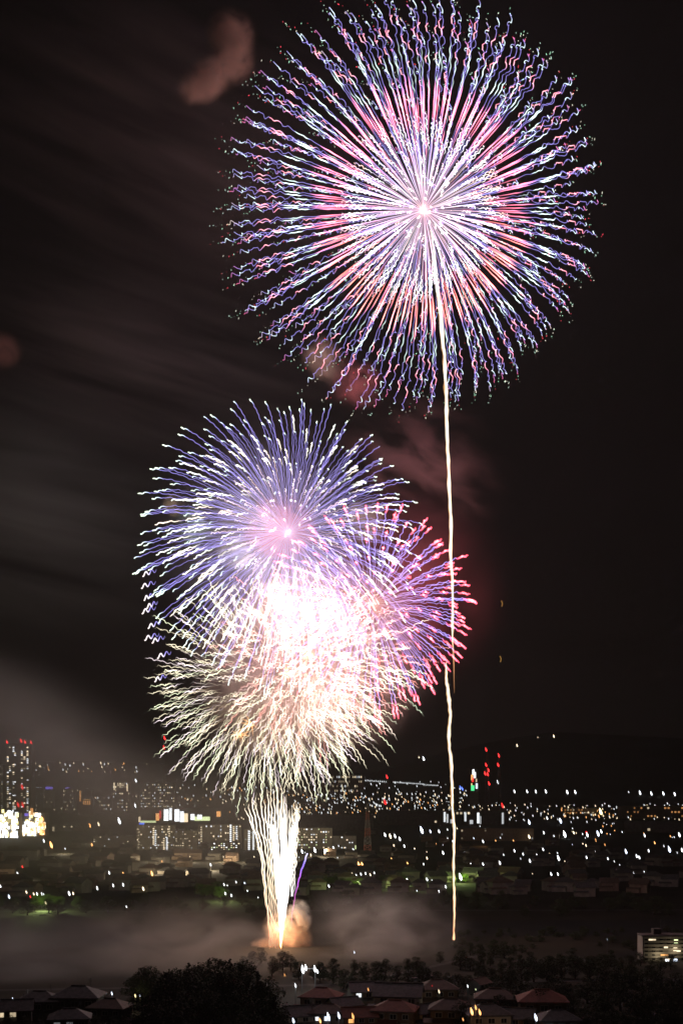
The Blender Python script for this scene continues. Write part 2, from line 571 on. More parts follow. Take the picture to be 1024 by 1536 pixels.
# zigzag stray sparks to the left of the willow burst
def poly(pts, n):
    pts = np.asarray(pts, float)
    t = np.linspace(0, 1, len(pts)); u = np.linspace(0, 1, n)
    # Catmull-Rom through the points
    out = []
    for x in u:
        i = min(int(x * (len(pts) - 1)), len(pts) - 2); f = x * (len(pts) - 1) - i
        p0, p1, p2, p3 = pts[max(i - 1, 0)], pts[i], pts[i + 1], pts[min(i + 2, len(pts) - 1)]
        out.append(0.5 * ((2 * p1) + (-p0 + p2) * f + (2 * p0 - 5 * p1 + 4 * p2 - p3) * f * f + (-p0 + 3 * p1 - 3 * p2 + p3) * f ** 3))
    return np.array(out)


def wpath(pts, Y, n, wob=0.0, rng=None, f=6, ph=0.0):
    p = poly(pts, n)
    u = np.linspace(0, 1, n)
    x = p[:, 0] + wob * (np.sin(2 * np.pi * f * u + ph) * .7 + np.sin(2 * np.pi * f * 2.3 * u + ph * 1.7) * .4)
    return np.stack([(x - 512) / F * Y, np.full(n, float(Y)), CH + (HY - p[:, 1]) / F * Y], axis=1)


STRAY = [(214, 862), (212, 880), (216, 898), (220, 910), (213, 918), (222, 940), (217, 958), (228, 962), (236, 985), (232, 1020)]
for i, (x, y) in enumerate(STRAY):
    rng = np.random.default_rng(100 + i)
    L = rng.uniform(14, 22)
    zz = [(x + L * t, y - 7 * t + 3.2 * math.sin(t * 15 + 1)) for t in np.linspace(0, 1, 12)]
    P = wpath(zz, 700 + i, 40)
    c0 = P[0].copy()
    fr = np.linspace(0, 1, 40)
    rgb, rad = keys(fr, [(0, (1, .85, .8), 1.2, 1.2), (.4, (.95, .85, 1), 1.0, 1.1), (.6, PUR, .8, .9), (1, PUR, .5, .4)])
    V, Fq, C = tube_arrays(P - c0, rad * MPP, rgb)
    o = link('stray_star', glow_mesh('stray_star', [(V, Fq, C)]), SPARK)
    o.location = c0
    tag(o, 'short zigzag spark, white to violet, drifting off the willow burst', 'spark', 'stray sparks beside the willow burst')


# rising comet tails
def comet_tail(name, label, pts, Y, width, seed, taper_top, ks):
    rng = np.random.default_rng(seed)
    base = at(pts[0][0], pts[0][1], Y)
    tubes = []
    n = 160
    u = np.linspace(0, 1, n)
    W = np.interp(u, [k[0] for k in width], [k[1] for k in width])
    for q in range(5):
        ph = rng.uniform(0, 6)
        P = wpath(pts, Y, n)
        off = (np.sin(2 * np.pi * (9 + 2 * q) * u + ph) * .6 + np.sin(2 * np.pi * (23 + 3 * q) * u + ph * 2) * .3) * W * (.55 if q else .25)
        P[:, 0] += (off - (W * .35 if q in (3, 4) else 0)) * MPP
        P[:, 1] += np.cos(2 * np.pi * (11 + q) * u + ph) * W * .5 * MPP
        rgb, rad = keys(u, ks)
        g = (1.0, .8, .65, .35, .3)[q]
        if q >= 3: rgb = rgb * np.array([1.0, .62, .35])
        rough = 1 + .35 * np.interp(np.linspace(0, 60, n), np.arange(61), rng.normal(0, 1, 61)).clip(-1, 1.5)
        tubes.append(tube_arrays(P - np.array(base), W * 1.15 * (.55 if q else .8) * rough * MPP, rgb * g * .8, 6))
    o = link(name, glow_mesh(name, tubes), SPARK)
    o.location = base
    tag(o, label, 'firework trail')
    return o


CRM = (1.0, .80, .55)
comet_tail('rising_comet_tail', 'long thin cream trail climbing into the largest burst',
           [(681, 1040), (680, 990), (678, 940), (679, 890), (676, 840), (676, 790), (674, 740), (672, 690), (670, 640), (669, 590), (667, 550), (664, 510), (659, 460), (654, 420), (650, 370), (645, 345)], 701,
           [(0, .6), (.07, 1.2), (.14, 2.0), (.2, 2.4), (.4, 2.7), (.6, 3.0), (.75, 3.2), (.9, 2.2), (1, .8)], 3, 0,
           [(0, (1, .5, .2), .05, 1), (.07, (1, .5, .22), .25, 1), (.12, CRM, .55, 1), (.2, CRM, .9, 1), (.7, (1, .86, .66), 1.0, 1), (.9, (1, .9, .8), .8, 1), (1, CRM, .3, 1)])
comet_tail('rising_comet_tail', 'thin cream trail rising from the ground and stopping short, right of the launch fountain',
           [(680, 1410), (681, 1380), (681, 1340), (680, 1300), (681, 1250), (678, 1200), (677, 1150), (673, 1110), (675, 1070), (672, 1040), (669, 1015), (669, 993)], 697,
           [(0, 2.2), (.04, 1.7), (.3, 2.2), (.6, 2.6), (.85, 3.0), (.93, 2.0), (1, .3)], 4, 0,
           [(0, (1, .55, .3), .8, 1), (.05, (1, .55, .3), .45, 1), (.12, (1, .66, .4), .6, 1), (.5, CRM, .75, 1), (.9, CRM, .7, 1), (1, CRM, .4, 1)])

# the fountain of comets at the launch site
ft = empty('launch_fountain', at(418, 1420, 700))
tag(ft, 'blinding white fountain of comets shooting up from the launch site', 'firework')
rng = np.random.default_rng(8)
fb = np.array(ft.location)
for i in range(96):
    spread = rng.normal(0, 1)
    top = rng.uniform(1185, 1330) if abs(spread) < 1 else rng.uniform(1200, 1300)
    spread = max(-1.7, min(1.7, spread))
    xt = 427 + spread * 9.0 - (1330 - top) * .02
    pts = [(421, 1424), (422 + spread * .9, 1395), (423 + spread * 4.4, 1345), (425 + spread * 8.0, 1290), (425 + spread * 11.5, 1245), (xt - 2 + spread * 5, top)] if top < 1245 else [(421, 1424), (422 + spread * .9, 1395), (424 + spread * 4.0, 1350), (xt, top)]
    n = 70
    P = wpath(pts, 700 + rng.normal(0, 4), n, .9, f=6, ph=rng.uniform(0, 1.2))
    u = np.linspace(0, 1, n)
    rgb, rad = keys(u, [(0, (1, .42, .12), .20, .5), (.14, (1, .55, .25), .25, .7), (.25, (1, .82, .65), .4, .9), (.6, (1, .92, .85), .55, 1.1), (.9, (1, .9, .75), .7, .85), (1, CRM, .5, .3)])
    link('comet_trail', glow_mesh('comet_trail', [tube_arrays(P - fb, rad * MPP, rgb)]), SPARK, ft)
for i, (xt, yt, xm, xb) in enumerate([(367, 1212, 393, 405), (372, 1206, 391, 404), (383, 1203, 400, 407), (390, 1190, 403, 408), (396, 1200, 406, 409), (401, 1184, 408, 411), (406, 1196, 411, 413), (411, 1186, 414, 415), (377, 1196, 395, 405), (416, 1180, 417, 418), (422, 1178, 422, 421)]):
    P = wpath([(xb, 1428), (xb - 1, 1390), (xm + (xb - xm) * .45, 1340), (xm, 1285), (xt + (xm - xt) * .45, 1240), (xt, yt)], 699 - i, 90, 1.0, f=7, ph=.3 + i)
    u = np.linspace(0, 1, 90)
    rgb, rad = keys(u, [(0, (1, .40, .2), .3, .5), (.2, (1, .6, .38), .6, .65), (.45, CRM, 1.0, .9), (.85, (1, .9, .75), 1.3, 1.2), (1, CRM, .7, .5)])
    link('comet_trail', glow_mesh('comet_trail', [tube_arrays(P - fb, rad * MPP, rgb)]), SPARK, ft)
# curling strands on the fountain's right
for i in range(5):
    t = np.linspace(0, 1, 60)
    yy = 1345 - t * (120 + 6 * i)
    xx = 436 + t * 6 + i * .8 + (2 + 3.5 * t) * np.sin(t * (14 + 3 * i) + i * 1.3)
    P = np.stack([(xx - 512) / F * 698, np.full(60, 698.0 + i), CH + (HY - yy) / F * 698], axis=1)
    rgb, rad = keys(t, [(0, WHT, .5, .6), (.4, (1, .9, .75), .9, 1.1), (.9, CRM, .9, 1.0), (1, CRM, .5, .5)])
    link('curling_trail', glow_mesh('curling_trail', [tube_arrays(P - fb, rad * MPP, rgb)]), SPARK, ft)
point('fountain_light', tuple(at(421, 1392, 694) - ft.location), (1.0, 0.50, 0.24), 45e3, 1.0, ft)
point('fountain_light', tuple(at(424, 1270, 694) - ft.location), (1.0, 0.88, 0.75), 60e3, 1.0, ft)

cb = at(436, 1392, 696)
P = wpath([(436, 1392), (441, 1352), (447, 1325), (452, 1306), (461, 1280)], 696, 50, .6, f=5)
u = np.linspace(0, 1, 50)
rgb, rad = keys(u, [(0, (1, .35, .4), .35, .6), (.3, (.85, .2, .75), .6, .8), (.6, (.6, .16, 1), .9, 1.1), (.85, (.22, .16, 1), 1.2, 1.5), (1, (.8, .75, 1), 1.3, 1.2)])
o = link('violet_comet', glow_mesh('violet_comet', [tube_arrays(P - np.array(cb), rad * MPP, rgb)]), SPARK)
o.location = cb
tag(o, 'short single comet trail turning from magenta to blue, beside the white fountain', 'firework trail')
for (x, y) in [(751, 905), (749, 988)]:
    P = wpath([(x, y - 4), (x + 2, y), (x + 1, y + 5)], 690, 8)
    o = link('falling_ember', glow_mesh('falling_ember', [tube_arrays(P - P[0], np.full(8, .8) * MPP, np.tile(np.array([1, .5, .1]) * .22, (8, 1)))]), SPARK)
    o.location = P[0]
    tag(o, 'tiny orange ember falling alone right of the red tipped burst, %s one' % ('higher' if y < 950 else 'lower'), 'ember')

# ------------------------------------------------------------------ street lamps
def lamp_head_mesh():
    m = MB()
    rings = [(-1.0, .05), (-.8, .55), (-.45, .95), (0, 1.0), (.4, .62), (.75, .32), (1.0, .05)]   # fat lower end; a shaken light streak is built into the shape
    n = 8
    vs = []
    for z, r in rings:
        for k in range(n):
            q = 2 * math.pi * k / n
            vs.append((r * .25 * math.cos(q), r * .25 * math.sin(q), z))
    fs = []
    for i in range(len(rings) - 1):
        for k in range(n):
            fs.append((i * n + k, i * n + (k + 1) % n, (i + 1) * n + (k + 1) % n, (i + 1) * n + k))
    m.add(vs, fs)
    return m.mesh('lamp_head', True)


HEAD = lamp_head_mesh()
POLE = MB(); POLE.bar((0, 0, -1), (0, 0, 0), .02, .012, 6); POLE = POLE.mesh('pole')
HEADS = {}


def head_mesh(c, s):
    if (c, s) not in HEADS:
        me = HEAD.copy(); me.materials.clear(); me.materials.append(LMAT(c, s)); HEADS[(c, s)] = me
    return HEADS[(c, s)]


LAMP_LABEL = dict(white='white street lamp glowing among dark houses across the valley', cool='bluish white street lamp glowing among dark houses across the valley',
                  warm='warm cream street lamp glowing in the city across the valley', orange='orange street lamp glowing in the city across the valley',
                  red='small red signal lamp glowing in the city across the valley', yellow='yellow street lamp glowing in the city across the valley',
                  blue='small blue lamp glowing in the far city', green='small green lamp glowing in the far city', violet='small violet lamp glowing in the far city', lime='pale green street lamp glowing by trees')
POLEM = POLE.copy(); POLEM.materials.append(M_STEEL)


rl = random.Random(4)


def lamp(px, py, col='white', size=1.0, strength=None, lift=None, g=None):
    """A street lamp whose head shows at a photo pixel, standing on the ground below it."""
    p = on_ground(px, py)
    h = min(9.0, 5.0 + p.y * .0012) if lift is None else lift
    p = on_ground(px, py + h / p.y * F)
    h = max(2.5, at(px, py, p.y).z - p.z)
    root = empty('street_lamp', p)
    L = 2.9 * size * p.y / F           # half length of the streak-shaped head
    if strength is None and lift != 0 and col == 'white' and rl.random() < .28: col = 'warm'
    st = strength or rl.choice((3.5, 5.0) if px < 330 else ((3.0, 4.0) if size > 1.2 else (.9, 1.6, 2.4, 3.2)))
    hd = link('lamp_head', head_mesh(col, st), None, root)
    hd.location = (0, 0, h); hd.scale = (L * 1.25, L * 1.25, L); hd.rotation_euler = (0, R(-17), 0)
    po = link('pole', POLEM, None, root)
    po.location = (0, 0, h - L * .75); po.scale = (max(4, L), max(4, L), h - L * .75)
    tag(root, LAMP_LABEL[col], 'street lamp', g or ('%s lamps across the city' % col))
    return root


W_, O_, R_, C_, A_ = 'white', 'orange', 'red', 'cool', 'warm'
LAMPS = [
    (34, 1300, R_, .8), (27, 1311, W_, 1.2), (45, 1317, W_, 1.1), (100, 1303, C_, 1.3), (90, 1316, W_, 1.2), (97, 1315, A_, 1.2), (129, 1306, A_, .7), (116, 1288, O_, 1.0), (164, 1309, W_, 1.0), (185, 1310, O_, .9),
    (186, 1296, W_, .9), (196, 1319, C_, 1.2), (228, 1310, O_, 1.5), (215, 1333, A_, 1.2), (170, 1328, W_, 1.0), (185, 1327, W_, 1.0), (146, 1332, W_, 1.1), (104, 1340, W_, 1.3), (110, 1340, A_, .9), (14, 1345, C_, 1.2),
    (1, 1329, W_, .9), (40, 1338, A_, .9), (46, 1345, R_, .8), (51, 1341, A_, .9), (56, 1341, W_, 1.0), (63, 1341, W_, .9), (66, 1342, W_, .8), (69, 1354, A_, .8), (190, 1360, W_, .7), (240, 1298, O_, .7),
    (316, 1297, W_, .9), (336, 1327, W_, .9), (341, 1328, W_, .5), (338, 1340, W_, .9), (347, 1343, W_, .9), (354, 1323, W_, .7), (367, 1325, C_, .8), (371, 1324, W_, .8), (371, 1336, W_, .6), (387, 1346, W_, .5), (266, 1314, A_, .9),
    (243, 1292, O_, .6), (441, 1286, W_, 1.3), (453, 1277, W_, 1.2), (472, 1275, W_, 1.5), (487, 1277, W_, 1.3), (500, 1272, W_, 1.1), (518, 1261, W_, 1.8), (530, 1276, W_, 1.3), (577, 1252, W_, 1.2), (585, 1254, A_, 1.4),
    (592, 1254, W_, 1.2), (599, 1258, W_, 1.2), (632, 1245, C_, 2.0), (645, 1247, C_, 1.0), (658, 1247, W_, 1.0), (538, 1297, O_, 1.7), (543, 1297, O_, 1.5), (587, 1289, O_, 1.0), (611, 1296, O_, 1.2), (581, 1297, O_, .7),
    (622, 1275, A_, 1.2), (606, 1269, W_, .9), (635, 1296, W_, .7), (640, 1287, A_, .8), (664, 1279, W_, 1.1), (687, 1284, W_, 1.2), (691, 1282, W_, 1.2), (697, 1281, W_, 1.2), (706, 1297, W_, 1.0), (550, 1328, W_, 1.9), (528, 1326, A_, 1.2),
    (493, 1329, W_, .9), (565, 1324, W_, 1.0), (611, 1322, W_, 1.7), (603, 1324, 'lime', 1.2), (589, 1325, A_, .9), (640, 1319, W_, 1.0), (648, 1322, W_, 1.0), (658, 1337, W_, .8), (668, 1330, W_, .9), (690, 1315, W_, 2.0), (625, 1336, W_, .5),
    (473, 1317, W_, .7), (482, 1311, W_, .6), (528, 1311, A_, .8), (534, 1313, W_, .8), (541, 1311, W_, .8), (548, 1310, W_, .8), (555, 1312, A_, .8), (561, 1309, W_, .7), (526, 1323, R_, .7),
    (723, 1282, W_, .8), (724, 1296, W_, .9), (728, 1295, W_, 1.0), (749, 1294, W_, 1.1), (750, 1313, W_, 1.1), (722, 1325, W_, .9), (771, 1276, W_, .9), (784, 1281, W_, .8), (794, 1291, W_, 1.1), (805, 1284, W_, 1.3), (814, 1274, W_, .9),
    (824, 1282, A_, 1.0), (837, 1287, W_, 1.5), (826, 1311, W_, 1.0), (836, 1311, W_, .9), (848, 1324, W_, .7), (869, 1304, A_, .8), (879, 1286, W_, .9), (893, 1280, W_, 1.2), (908, 1280, O_, 1.2), (919, 1281, O_, 1.2), (911, 1288, W_, .8),
    (926, 1304, A_, .8), (933, 1306, A_, .8), (938, 1277, C_, 1.4), (954, 1284, W_, 1.0), (958, 1286, W_, 1.0), (965, 1300, W_, 1.4), (972, 1276, W_, .9), (1003, 1274, C_, 1.7), (1022, 1275, W_, 1.2), (840, 1231, C_, 1.5), (846, 1251, W_, 1.9),
    (860, 1249, A_, .9), (879, 1249, 'red', 1.0), (880, 1252, W_, 1.3), (896, 1250, C_, 1.6), (901, 1247, W_, 1.1), (820, 1227, W_, .9), (793, 1233, C_, 1.4), (815, 1249, W_, .9), (966, 1253, W_, 1.0), (1018, 1252, W_, 1.3), (981, 1264, O_, .8),
    (900, 1217, 'yellow', 1.9), (679, 1262, W_, .8), (724, 1262, W_, .9), (703, 1250, A_, .8), (745, 1247, A_, 1.0), (750, 1250, W_, 1.1), (793, 1255, A_, 1.2), (771, 1187, W_, 1.0), (790, 1187, W_, 1.0), (803, 1187, W_, 1.0),
    (818, 1187, W_, 1.1), (850, 1188, W_, 1.2), (862, 1188, W_, 1.1), (942, 1188, W_, .5), (959, 1189, W_, 1.2), (976, 1190, W_, 1.1), (994, 1190, W_, 1.1), (1011, 1191, W_, 1.1), (635, 1138, W_, 1.3), (628, 1136, A_, .6), (830, 1104, A_, .9),
    (775, 1118, A_, .8), (806, 1106, A_, .35), (204, 1171, W_, 1.1), (216, 1198, W_, 1.4), (203, 1208, W_, 1.3), (44, 1193, W_, 1.8), (22, 1196, 'lime', 1.4), (2, 1196, O_, 1.9), (62, 1201, A_, 1.6), (71, 1224, C_, 1.3), (135, 1238, O_, 1.3),
    (148, 1236, A_, 1.2), (179, 1231, W_, 1.9), (145, 1258, W_, 1.2), (168, 1260, W_, 1.3), (138, 1267, O_, 1.0), (77, 1267, O_, 2.0), (66, 1261, W_, 1.1), (57, 1274, O_, .8), (98, 1273, W_, .6), (115, 1287, A_, .7),
    (755, 1175, W_, .0)]
n_ind = 0
LAMPS += [(232, 1284, A_, .5), (285, 1285, A_, .5), (335, 1285, A_, .5), (381, 1285, A_, .5), (466, 1283, A_, .5)]  # lamps added at the apartment bases to brighten the facades
for (x, y, c, s) in LAMPS:
    if s > 0:
        lamp(x, y, c, s, 2.2 + 2.2 * s); n_ind += 1

# smaller random lamps, still one object each
BANDS = [  # x0,x1,y0,y1,count,size,colours
    (52, 225, 1144, 1158, 36, (.35, .8), (A_, A_, W_, W_, O_)),
    (660, 1024, 1236, 1270, 46, (.35, .8), (W_, W_, C_, A_, O_)),
    (660, 1024, 1272, 1312, 16, (.35, .7), (W_, W_, A_)),
    (420, 660, 1250, 1300, 22, (.35, .8), (W_, W_, A_, O_)),
    (0, 210, 1215, 1282, 22, (.35, .8), (W_, A_, A_, O_))]
rb = random.Random(9)
for (x0, x1, y0, y1, n, sz, cs) in BANDS:
    for i in range(n):
        if n_ind >= 296: break
        c = rb.choice(cs); s = rb.uniform(*sz)
        lamp(rb.uniform(x0, x1), y0 + (y1 - y0) * rb.random(), c, s, rb.choice((1.6, 2.4, 3.2))); n_ind += 1


# beyond them the lights nobody could count
def far_lights(name, spots, mat):
    m = MB()
    hv = [tuple(v.co) for v in HEAD.vertices]; hf = [tuple(p.vertices) for p in HEAD.polygons]
    ca, sa = math.cos(R(-17)), math.sin(R(-17))
    for (px, py, s) in spots:
        p = on_ground(px, py + 3)
        c = at(px, py, p.y)
        L = 2.6 * s * p.y / F
        m.add([(c.x + (x * 1.25 * ca + z * sa) * L, c.y + y * L * 1.25, c.z + (-x * 1.25 * sa + z * ca) * L) for x, y, z in hv], hf)
    o = m.build(name, mat, smooth=True)
    o['kind'] = 'stuff'
    return o


rf = random.Random(21)
def spots(rects, s0, s1):
    out = []
    for (x0, x1, y0, y1, n) in rects:
        for i in range(n):
            out.append((rf.uniform(x0, x1), rf.uniform(y0, y1), rf.uniform(s0, s1)))
    return out


o = far_lights('far_city_lights', spots([(440, 700, 1172, 1200, 60), (440, 700, 1190, 1224, 120), (700, 1024, 1204, 1216, 46), (700, 1024, 1214, 1236, 60), (500, 660, 1196, 1212, 30), (240, 440, 1176, 1212, 40), (930, 1024, 1208, 1224, 20)], .3, .75), LMAT('white', 1.7))
tag(o, 'countless tiny white lights of the far city under the horizon', 'city lights')
o = far_lights('far_city_lights', spots([(440, 700, 1186, 1226, 110), (700, 1024, 1206, 1230, 70), (925, 1024, 1210, 1224, 22), (840, 925, 1212, 1224, 24), (230, 440, 1180, 1230, 60), (0, 210, 1185, 1215, 40), (480, 545, 1162, 1172, 12)], .3, .8), LMAT('warm', 1.9))
tag(o, 'countless tiny cream lights of the far city under the horizon', 'city lights')
o = far_lights('far_city_lights', spots([(440, 700, 1190, 1222, 40), (840, 925, 1212, 1226, 22), (925, 1024, 1210, 1226, 24), (250, 440, 1180, 1230, 24)], .3, .8), LMAT('orange', 2.0))
tag(o, 'scattered tiny orange lights of the far city under the horizon', 'city lights')
# the even row of lamps along the far bridge
sp = [(545 + i * 3.1, 1170 + i * .22 + (i % 2) * .4, .55) for i in range(12)] + [(590 + i * 3.0, 1173 + i * .2, .5) for i in range(16)] + [(635 + i * 3.0, 1177 + i * .15, .5) for i in range(8)]
for (x, y, s) in sp[:]:
    pass
o = far_lights('bridge_lights', sp, LMAT('white', 1.8))
tag(o, 'even row of tiny white lamps along the far elevated road', 'city lights')


# ------------------------------------------------------------------ buildings
QUAD = {}
def pane_mesh(c, s):
    if (c, s) not in QUAD:
        m = MB(); m.box(-.5, .5, -.06, 0, -.5, .5)
        me = m.mesh('lit_window'); me.materials.append(LMAT(c, s)); QUAD[(c, s)] = me
    return QUAD[(c, s)]


mdark = MB(); mdark.box(-.5, .5, -.06, 0, -.5, .5); DARKP = mdark.mesh('dark_window'); DARKP.materials.append(M_GLASS)


def window(root, x, z, w, h, c, s, yf=0.0, name='window'):
    o = link(name, pane_mesh(c, s) if c else DARKP, None, root)
    o.location = (x, yf - .004, z); o.scale = (w, 1, h)
    return o


def block(name, label, px0, px1, top, base, Y, mat, cat='building', depth=14, group=None, parapet=True, roofbox=0, rz=0.0):
    """A slab building whose front spans the photo columns px0-px1; returns (root, width, height)."""
    xc = (px0 + px1) / 2
    p = at(xc, base, Y)
    gz = ground_z(p.x, Y)
    w = (px1 - px0) / F * Y
    ht = at(xc, top, Y).z - gz
    root = empty(name, (p.x, Y, gz), rz)
    tag(root, label, cat, group)
    m = MB(); m.box(-w / 2, w / 2, 0, depth, -4, ht)
    m.build('wall', mat, root)
    if parapet:
        m = MB()
        m.box(-w / 2 - .25, w / 2 + .25, -.25, depth + .25, ht + .003, ht + .7)
        if roofbox:
            for k in range(roofbox):
                x = -w / 2 + w * (k + .5) / roofbox
                m.box(x - w * .06, x + w * .06, depth * .3, depth * .7, ht + .703, ht + 3.5)
        m.build('roof', M_DARKW, root)
    return root, w, ht


def windows_px(root, w, ht, Y, top, cols, rows, p, pal, rr, ww=.5, wh=.45, zb=.03):
    """Grid of windows on the front, some lit; only the lit ones show at this distance."""
    cnt = 0
    for j in range(rows):
        for i in range(cols):
            if rr.random() < p and cnt < 98:
                c, s = rr.choice(pal)
                window(root, -w / 2 + w * (i + .5) / cols, ht * (zb + (1 - zb) * (j + .5) / rows), w / cols * ww * rr.uniform(.7, 1.1), ht / rows * wh, c, s)
                cnt += 1


rr = random.Random(5)
WARM = [('warm', .6), ('warm', .35), ('warm', 1.1), ('white', .5), ('white', .9), ('warm', .2)]
DIM = [('warm', .25), ('warm', .12), ('white', .2), ('warm', .5), ('warm', .8)]
BRT = [('white', 2.0), ('warm', 1.4), ('white', 1.0), ('warm', .8), ('lime', .8)]

# twin-cornered tower at the far left, red aircraft lights on the roof
T, w, ht = block('residential_tower', 'tall apartment tower with red beacons on its roof corners, far left', 9, 48, 1116, 1240, 2700, M_CONC, 'tower', 34)
cnt = 0
for j in range(34):
    for i, (xx, pr) in enumerate(((.08, .8), (.16, .3), (.30, .55), (.36, .4), (.62, .5), (.72, .45), (.84, .6))):
        if rr.random() < pr * .72 and cnt < 98:
            c, s = rr.choice(WARM); s = round(s * 3.2, 2); window(T, -w / 2 + w * xx, ht * (.12 + .86 * j / 34), w * .065, 2.2, c, s); cnt += 1


def beacon(root, x, y, z, r=1.6, s=3.0):
    o = link('beacon', head_mesh('red', s), None, root)
    o.location = (x, y, z); o.scale = (r * 1.3, r * 1.3, r); o.rotation_euler = (0, R(-17), 0)
    m = MB(); m.bar((x, y, z - r * 1.6), (x, y, z - r * .7), .25); m.build('beacon_post', M_STEEL, root)
for (px, py) in ((11, 1113), (32, 1111), (38, 1113), (47, 1114)):
    q = at(px, py, 2702); beacon(T, q.x - T.location.x, 2, q.z - T.location.z, 5.2, 3.0)
for (px, py) in ((32, 1180), (26, 1207), (33, 1207)):
    q = at(px, py, 2690); beacon(T, q.x - T.location.x, -1.5, q.z - T.location.z, 6.5, 2.4)
T2, w, ht = block('residential_tower', 'shorter dim apartment tower cut off by the left picture edge', -22, 5, 1148, 1240, 2760, M_CONC, 'tower', 30)
windows_px(T2, w, ht, 2760, 1148, 8, 26, .3, [(c, s * 2.5) for c, s in WARM], rr, .5, .3)

BL = [  # label, x0,x1,top,base,Y,mat,cols,rows,p,palette,roofboxes
    ('square apartment block with two bright roof lights, on the far left slope', 169, 195, 1173, 1216, 2950, M_CREAM, 8, 9, .42, WARM, 2),
    ('wide pale apartment block with many small lit windows, above the bright store signs', 211, 262, 1175, 1222, 2900, M_CONC, 18, 11, .36, WARM, 3),
    ('low hazy office block between the tower and the square apartment block', 95, 113, 1184, 1216, 2980, M_CONC, 7, 6, .3, DIM, 1),
    ('far dim block standing behind the square apartment block', 142, 168, 1194, 1214, 3000, M_CONC, 8, 4, .3, WARM, 0),
    ('long beige warehouse with a floodlit front, right of the bright store complex', 78, 132, 1238, 1256, 2350, M_CREAM, 10, 2, .06, DIM, 0),
    ('pale apartment slab with a lit stairwell, leftmost of the row behind the fountain', 205, 262, 1238, 1284, 1840, M_CREAM, 20, 9, .22, WARM, 2),
    ('hazy low apartment slab left of the row behind the fountain', 140, 203, 1254, 1282, 1900, M_CONC, 20, 5, .16, WARM, 1),
    ('apartment slab with dim windows, second of the row behind the fountain', 263, 296, 1246, 1284, 1845, M_CREAM, 10, 8, .25, DIM, 1),
    ('apartment slab with a brightly lit stair column, third of the row behind the fountain', 297, 362, 1237, 1266, 1870, M_CREAM, 18, 7, .35, WARM, 2),
    ('low dark block with rows of bright windows in front of the apartment slabs', 316, 360, 1264, 1283, 1820, M_DARKW, 12, 4, .5, BRT, 0),
    ('narrow apartment slab with two glaring columns of landing lights, just left of the fountain', 366, 392, 1244, 1284, 1838, M_CREAM, 6, 9, .2, DIM, 1),
    ('pale apartment slab half hidden behind the fountain, right end of the row', 440, 498, 1242, 1284, 1850, M_CREAM, 16, 8, .38, BRT, 2),
    ('small pale block with a bright corner, right of the apartment row', 499, 534, 1254, 1283, 1850, M_CONC, 9, 5, .24, BRT, 1),
    ('large far building with a row of roof lights behind the falling cream streaks', 480, 546, 1162, 1180, 3900, M_CONC, 22, 4, .5, WARM, 3),
    ('long dark warehouse with a flat roof, right of the fountain top', 440, 560, 1222, 1247, 2350, M_DARKW, 18, 3, .02, DIM, 0),
    ('low dark factory hall behind the lattice mast', 566, 662, 1216, 1238, 2550, M_DARKW, 16, 3, .05, DIM, 0),
    ('wide office building with glaring white sign panels, crossed by the rising trail', 660, 762, 1216, 1240, 2500, M_DARKW, 18, 3, .12, WARM, 0),
    ('long brown hall with a dimly lit front below the white sign panels', 690, 800, 1243, 1266, 2080, M_BROWNW, 22, 3, .06, DIM, 0),
    ('brown low factory with an orange lit front far right', 928, 1030, 1209, 1230, 2750, M_BROWNW, 20, 3, .3, [('orange', .5), ('warm', .7), ('orange', .25)], 0),
    ('brown low factory with an orange lit front beside the yellow lamp', 845, 895, 1213, 1226, 2900, M_BROWNW, 12, 2, .4, [('orange', .4), ('warm', .5)], 0),
    ('low grey hall with a flat roof near the picture edge far right', 935, 1030, 1232, 1250, 2300, M_DARKW, 14, 2, .04, DIM, 0),
    ('long grey mesh fronted car park at the left picture edge', -20, 56, 1276, 1296, 1600, M_CONC, 18, 3, .0, DIM, 0)]
BR = {}
for (lb, x0, x1, tp, bs, Y, mt, cols, rows, p, pal, rbx) in BL:
    r_, w, ht = block('apartment_block' if 'apartment' in lb else 'warehouse' if any(q in lb for q in ('warehouse', 'factory', 'hall')) else 'office_building', lb, x0, x1, tp, bs, Y, mt, depth=16, roofbox=rbx)
    if x1 < 400: pal = [(c, round(q * 1.8, 2)) for c, q in pal]
    windows_px(r_, w, ht, Y, tp, cols, rows, p, pal, rr, .55, .42)
    BR[x0] = (r_, w, ht, Y, x0, x1)


def panel(bx, px0, px1, py0, py1, c, s, name='lit_panel'):
    r_, w, ht, Y, a, b = BR[bx]
    p0, p1 = at(px0, py0, Y), at(px1, py1, Y)
    return window(r_, (p0.x + p1.x) / 2 - r_.location.x, (p0.z + p1.z) / 2 - r_.location.z, abs(p1.x - p0.x), abs(p0.z - p1.z), c, s, -.02, name)


def light_column(bx, px, y0, y1, n, c, s, wpx=2.2, hpx=1.9):
    for k in range(n):
        y = y0 + (y1 - y0) * k / (n - 1)
        panel(bx, px - wpx / 2, px + wpx / 2, y - hpx / 2, y + hpx / 2, c, s, 'landing_light')
light_column(205, 230.5, 1243, 1266, 9, 'warm', 1.6); light_column(205, 233.5, 1246, 1268, 8, 'white', 1.3)
light_column(205, 246, 1258, 1280, 8, 'warm', 1.3); light_column(205, 250.5, 1257, 1281, 9, 'white', 1.8)
light_column(205, 254, 1240, 1254, 5, 'warm', 1.0); light_column(205, 208, 1244, 1276, 8, 'warm', .5)
light_column(297, 346, 1238, 1262, 9, 'white', 2.2, 2.6); light_column(297, 350.5, 1240, 1260, 8, 'warm', 1.4); light_column(297, 355, 1240, 1258, 7, 'white', 1.4)
light_column(297, 302, 1241, 1262, 7, 'warm', .9)
